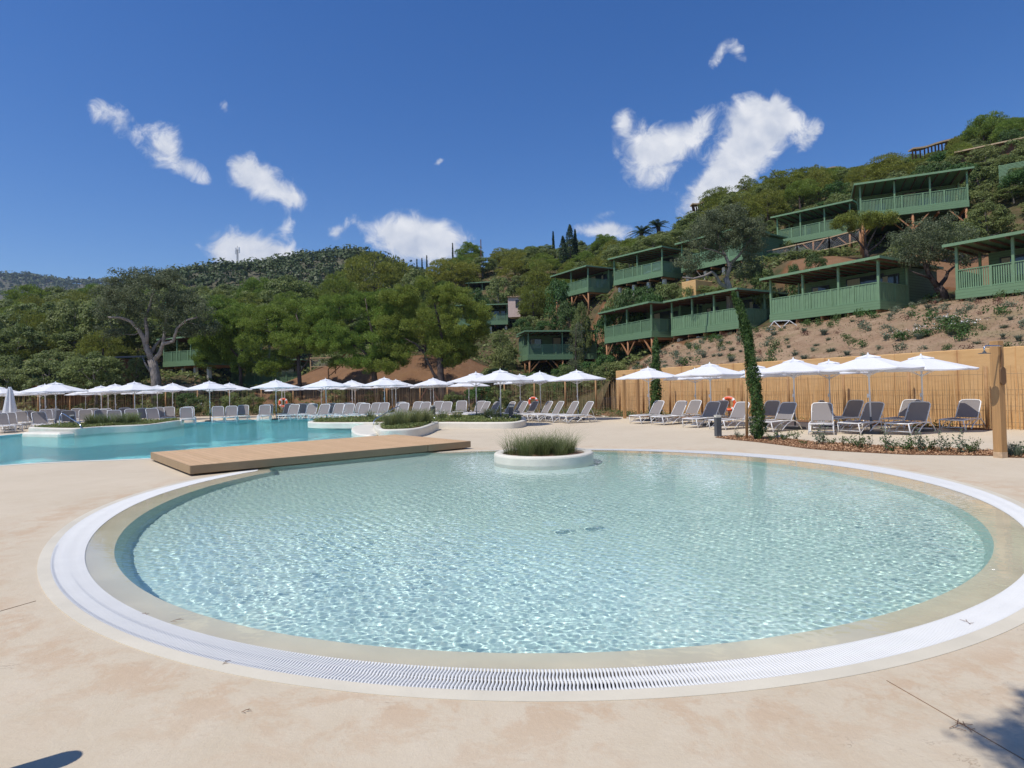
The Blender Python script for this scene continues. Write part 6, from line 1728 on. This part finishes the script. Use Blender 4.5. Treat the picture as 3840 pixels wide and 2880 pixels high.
# flowering bushes on the slope
for px, py, s_, lab in ((3560, 1225, 1.5, 'wide bush covered with white flowers on the slope below the dark trunked oak'), (3470, 1262, 1.3, 'round bright green bush with white flowers, middle of the slope'), (3385, 1268, 1.2, 'bright green bush with a few white flowers left of the rounder one'), (3610, 1245, 1.6, 'bright green bush right of the widest flowering one')):
    d = ray(px, py); best = min((abs(tz1(d.x/d.y*Y, Y) - (CAMH + d.z/d.y*Y)), Y) for Y in np.arange(22, 36, .25))[1]
    x = d.x/d.y*best; r_ = empty('flowering_bush', (x, best, tz1(x, best) - .05)); tag(r_, lab, 'bush'); r_.scale = (s_, s_, s_*.8)
    link_mesh('leaves', bush_mesh('leaves', 900, .42, .42, .06), MT['bush'], r_)
    P = rng.normal(0, .2, (70, 3)); P[:, 2] = .28 + np.abs(P[:, 2])*.5; v, f, t_ = leafquads(P, np.tile([0, 0, 1.], (70, 1)), .035, 1.); link_mesh('petals', npmesh('petals', v, f, t_), MT['flower'], r_)

# planting along the fences: shrubs and dry grasses
n = 2600
def bedstrip(name, poly, n, label, h=.45, dryf=.5):
    p = scatter_in(poly, int(n/10)); P = np.column_stack([p, np.zeros(len(p))])
    g = blades(P[:int(len(P)*dryf)], 14, .25, h, .7, .008); o = link_mesh(name, npmesh(name, *g), MT['drygrass']); tag(o, label + ', dry stalks', 'dry grass', kind='stuff')
    g = bushcloud(P[int(len(P)*dryf):], h); o = link_mesh('low_planting', npmesh('low_planting', *g), MT['bush']); tag(o, label + ', low green plants', 'low plants', kind='stuff')
def bushcloud(C, h, per=46, r=.3):
    C = np.repeat(C, per, 0); m_ = len(C); d = rng.normal(0, 1, (m_, 3)) * np.array([r*.5, r*.5, h*.35]); Q = C + d; Q[:, 2] = np.abs(Q[:, 2])
    return leafquads(Q, np.tile([0, 0, 1.], (m_, 1)), .075, .6)
bedR = [(15.0, 19.4), (15.8, 19.6), (14.3, 23.3), (11.9, 27.9), (9.6, 32.3), (6.5, 40.1), (5.0, 38.8), (5.2, 33.2), (7.4, 31.4), (10.6, 27.4), (13.3, 23.0)]
bedM = [(6.3, 40.1), (3.0, 42.6), (-2.6, 45.8), (-9, 49), (-9.4, 46.2), (-3.4, 42.2), (.8, 37.2), (3.4, 34.6), (4.9, 33.3), (4.9, 38.9)]
bedL = [(-9, 49), (-17.8, 49.7), (-37, 49.7), (-37, 47.4), (-17.8, 46.8), (-9.4, 46.6)]
for nm, po in (('right', bedR), ('middle', bedM), ('left', bedL)):
    o = fill('planting_bed', [ccw(po)], .012, MT['mulch'] if nm != 'left' else MT['soil']); tag(o, kind='structure')
bedstrip('dry_grass', ccw(bedR), 1500, 'narrow bed at the foot of the fence on the right', .3, .6)
bedstrip('dry_grass', ccw(bedM), 3600, 'planted bed in front of the middle paling fence', .5, .5)
bedstrip('dry_grass', ccw(bedL), 3600, 'planted bed in front of the left paling fence', .5, .35)
for px, Y, hpx, lab in ((705, 48.6, 90, 'white flowering shrub in front of the left paling fence'), (745, 48.8, 80, 'second white flowering shrub beside the first before the left fence'), (870, 48.7, 85, 'olive shrub before the left paling fence under the third veranda'), (950, 48.7, 80, 'bushy shrub by the fence left of the red lifebuoy'), (1800, 45.2, 110, 'climbing dark shrub against the middle paling fence'), (1870, 43.2, 100, 'reddish dark shrub behind the middle planter loungers'), (1700, 46.8, 75, 'dark shrub at the foot of the right hand pine')):
    p = dep(px, 1500, Y); o_ = place(rr2.choice(['bush', 'greenbush']), p.x, Y, hpx*Y/F, hpx*Y/F*1.1, lab); o_.location.z = 0
    if 'white' in lab:
        m_ = 160; P = rng.normal(0, .45, (m_, 3)); P[:, 2] = np.abs(P[:, 2]) + .6; v, f, t_ = leafquads(P, np.tile([0, -1., .3], (m_, 1)), .09, 1.); link_mesh('petals', npmesh('petals', v, f, t_), MT['flower'], o_)
fence('paling_fence', [(6.3, 40.2), (3.2, 42.9), (-2.4, 46.2), (-9, 49.3)], lambda x, y: (0, 2.15), 'chestnut paling fence bending back from the end of the ochre wall to the pines', .095, 8, 2.5)
fence('paling_fence', [(-9.1, 49.4), (-17.8, 50.1), (-37.4, 50.1), (-56, 50.0)], lambda x, y: (0, 2.1), 'long shaded chestnut paling fence behind the parasols on the left', .11, 9, 2.6)
for px, Y in ((1560, 47.6), (1610, 47.0)):
    p = dep(px, 1500, Y)
mb = MB(); mb.bar(dep(1575, 1500, 47.3), dep(1600, 1455, 47.3), .09); mb.bar(dep(1655, 1520, 46.8), dep(1622, 1460, 46.8), .09); o = mb.build('fence_brace', MT['rafter']); tag(o, 'pair of dark slanting timber braces against the fence left of the right hand pine', 'brace')

# ================================================================== far hills and their woods
def farhill(name, Z, prof, depthm, ntree, th, seed, label, lsz, per, base=0):
    rs = np.random.default_rng(seed); px_ = [p[0] for p in prof]; top = [dep(p[0], p[1], Z).z for p in prof]; xw = [dep(p[0], 1000, Z).x for p in prof]
    X = np.linspace(min(xw) - depthm*.3, max(xw) + depthm*.3, 90); S = np.linspace(-1, 1, 30)
    def zf_(x, s): 
        t_ = np.interp(x, xw, top) - th*.75
        rg_ = 1 - np.abs(s) ** 1.6
        return base + (t_ - base) * rg_ * (1 + .03*np.sin(x*.11*100/Z) ) + np.sin(x*.3*60/Z + s*9) * th * .25
    G = np.array([[(x, Z + s*depthm, zf_(x, s)) for x in X] for s in S]); idx = np.arange(G.shape[0]*G.shape[1]).reshape(G.shape[:2])
    q = np.stack([idx[:-1, :-1], idx[:-1, 1:], idx[1:, 1:], idx[1:, :-1]], -1).reshape(-1, 4)
    o = link_mesh(name, npmesh(name, G.reshape(-1, 3), q, smooth=True), MT['farsoil']); tag(o, kind='structure')
    P, N_, TT = [], [], []
    for i in range(ntree):
        x = rs.uniform(X[0], X[-1]); s = rs.uniform(-.85, .12) if rs.random() < .75 else rs.uniform(-.1, .05); z = float(zf_(x, s)); r = th*.5*rs.choice([.45,.6,.8,1.0,1.5], p=[.25,.25,.2,.18,.12])*rs.uniform(.8, 1.2)
        d = rs.normal(0, 1, (per, 3)); d /= np.linalg.norm(d, axis=1)[:, None]; d[:, 2] = np.abs(d[:, 2])*rs.uniform(.7, 1) 
        P.append(np.array([x, Z + s*depthm, z + th*.25]) + d*r*np.array([1, 1, .95])); N_.append(d); TT.append(np.full(per, rs.uniform()**1.4))
    v, f, t_ = leafquads(np.concatenate(P), np.concatenate(N_), lsz, .8, rs, .3, False, np.concatenate(TT))
    o = link_mesh('distant_wood', npmesh('distant_wood', v, f, t_), MT['farwood']); tag(o, label, 'distant wood', kind='stuff')
MT['farsoil'] = simple('scrubby_hill_soil', (.085, .08, .045), .95, .35, .05)
farhill('antenna_hill', 270, [(200,1200),(420,1120),(520,1078),(600,1050),(640,1042),(700,1038),(760,1034),(800,1018),(870,1000),(930,992),(1000,985),(1100,962),(1180,950),(1280,942),(1360,940),(1440,950),(1520,985),(1640,1010),(1800,1040),(2000,1060)], 110, 3600, 5.4, 41, 'dark scrubby wood covering the hill with the antenna mast', 1.15, 30)
farhill('blue_distant_hill', 1100, [(-700,1060),(-300,1045),(0,1020),(60,1015),(130,1008),(200,1017),(280,1030),(340,1036),(420,1040),(520,1052),(700,1080),(900,1110)], 350, 2600, 12, 42, 'wood on the farthest blue hill at the left horizon', 5, 14)
# antenna mast
p = dep(891, 990, 262); t_ = dep(891, 922, 262); r_ = empty('antenna_mast', p); tag(r_, 'tall lattice antenna mast on the far hill', 'antenna mast', None); Hm = t_.z - p.z
mb = MB()
for a in (0, 2.1, 4.2): mb.bar((.45*math.cos(a), .45*math.sin(a), -2), (.25*math.cos(a), .25*math.sin(a), Hm*.8), .12)
for k in range(12): z = k*Hm*.8/12; mb.bar((-.45, 0, z), (.45, 0, z + Hm*.06), .08); mb.bar((.45, 0, z), (-.45, 0, z + Hm*.06), .08)
mb.bar((0, 0, Hm*.8), (0, 0, Hm), .12); mb.build('lattice', MT['anthlight'], r_)
for s, z in ((-.8, .55), (.8, .6), (-.7, .72), (.7, .75)): MB().box((s - .2, -.2, Hm*z), (s + .2, .2, Hm*z + 1.4)).build('antenna_panel', MT['pole'], r_)
p = dep(1803, 950, 118); t_ = dep(1803, 898, 118); o = MB().bar((0, 0, -3), tuple(t_ - p), .16).build('thin_mast', MT['rafter']); o.location = p; tag(o, 'thin dark pole on the skyline right of the rounded skyline pine', 'pole')
# pale cut in the antenna hill
# offscreen pine behind the right edge whose shadow falls on the terrace corner
hh = 4.4; cot = 1 / sun_dir.z
sp_ = [(at(px, py) + sun_dir * (h_ * cot), rr_) for px, py, h_, rr_ in ((4070, 2650, 5.6, .30), (4020, 2830, 5.8, .28), (4190, 2600, 5.4, .45), (4130, 2870, 5.6, .45), (4290, 2740, 5.6, .5))]
b_ = Vector((1.9, -2.6, 0)); m_ = Vector((1.5, -1.6, 4.4)); e_ = Vector(sp_[1][0]) + Vector((.1, -.6, .3))
grown('pine_tree', 'pine standing behind the viewpoint whose branch shades the lower right paving', b_, [([b_, (1.8, -2.4, 1.5), tuple(m_)], .14, .09), ([tuple(m_), (1.1, -.6, 5.2), tuple(e_)], .07, .03), ([tuple(m_), (2.0, -2.0, 5.2), (2.2, -1.8, 6.2)], .08, .03)],
 [(tuple(p), (r2, r2*.8, .25), 1) for p, r2 in sp_] + [((2.1, -2.2, 6.0), (1.8, 1.6, 1.0), 3)], 70, (.20, 130), (.09, .22), MT['olivepine'], MT['bark'], .12, 77, 'pine tree')

# ================================================================== small things on the paving
for (a, b) in (((3325, 2553), (3860, 2862)), ((2480, 2880), (2660, 2640))):
    a, b = at(*a), at(*b); mb = MB(); mb.bar((a.x, a.y, .002), (b.x, b.y, .002), .0032, .003)
    if a.x > 1.5: o = mb.build('expansion_joint', simple('joint_filler', (.26, .17, .11), .9)); tag(o, kind='structure')
tw_m = simple('dry_pine_twig', (.20, .10, .05), .9)
def twig(px, py, s, rz, lab):
    r_ = at(px, py); mb = MB()
    mb.tube([(0, 0, .006), (.06*s, .012*s, .012), (.12*s, .0, .006)], .0016, 4); mb.tube([(.05*s, .01*s, .01), (.10*s, .05*s, .006)], .0013, 4); mb.tube([(.02*s, .003*s, .008), (.05*s, -.035*s, .006)], .0012, 4)
    o = mb.build('pine_twig', tw_m); o.location = r_; o.rotation_euler = (0, 0, rz); tag(o, lab, 'twig', 'fallen pine twigs on the paving')
twig(3560, 2735, 1.1, .2, 'forked dry pine twig beside the diagonal joint at lower right')
twig(3645, 2750, .8, 1.3, 'second dry pine twig crossing the diagonal joint at lower right')
twig(905, 2675, .4, .4, 'small brown twig on the paving at lower left of centre')
twig(640, 2335, .7, .6, 'little bunch of pine needles lying on the white grate at left')
twig(550, 2308, .5, 2.2, 'short twig at the inner edge of the grate at left')
twig(3640, 2345, .8, 1.2, 'bent twig lying on the white grate at right')
twig(835, 2495, .5, 1.2, 'tiny upright looking twig on the cream rim at lower left')
# blue towel on the upper cabin railing
p0 = at(2415, 1000, 13.62); p1 = at(2478, 985, 13.62); d = (p1 - p0); mb = MB(); n = 8
for i in range(n + 1):
    q = p0 + d*i/n; w1 = .04*math.sin(i*2.1)
    mb.v += [(q.x - .07 + w1*.3, q.y - .14 + w1, 13.62 - .75), (q.x - .05, q.y - .10, 13.72), (q.x + .02, q.y + .10, 13.72), (q.x + .04, q.y + .14, 13.3)]
for i in range(n):
    for k in range(3): mb.f.append((i*4+k, i*4+k+1, i*4+k+5, i*4+k+4))
o = mb.build('towel', simple('pale_blue_towel', (.22, .34, .48), .9, .1)); tag(o, 'pale blue towel hung over the upper cabin railing', 'towel')
# thin sea haze over the whole place
HZ = newmat('haze'); m, t, out = HZ
vv = t.add('ShaderNodeVolumePrincipled'); vv.inputs['Color'].default_value = (.62, .76, 1, 1); vv.inputs['Density'].default_value = .00015; vv.inputs['Anisotropy'].default_value = .2
t.l.new(vv.outputs[0], out.inputs[1])
mb = MB(); mb.box((-1900, -60, -4), (1500, 1700, 330)); o = mb.build('haze', m); tag(o, kind='stuff')
o['label'] = 'thin bluish haze in the air toward the far hills'; o['category'] = 'haze'

# tell look-alikes apart by their order from the left
bpy.context.view_layer.update()
from collections import defaultdict
by = defaultdict(list)
for o in bpy.data.objects:
    if o.parent is None and 'label' in o and o.get('group'): by[o['label']].append(o)
for lab, L in by.items():
    if 1 < len(L) <= 20:
        L.sort(key=lambda o: project(o.location)[0] if o.location.y > 1 else 0)
        for k, o in enumerate(L):
            new = f'{lab}, {ORD[k]} from left'
            if len(new.split()) <= 16: o['label'] = new
a, b = at(-60, 2310), at(135, 2254); mb = MB(); mb.bar((a.x, a.y, .002), (b.x, b.y, .002), .0035, .003); o = mb.build('expansion_joint', bpy.data.materials['joint_filler']); tag(o, kind='structure')
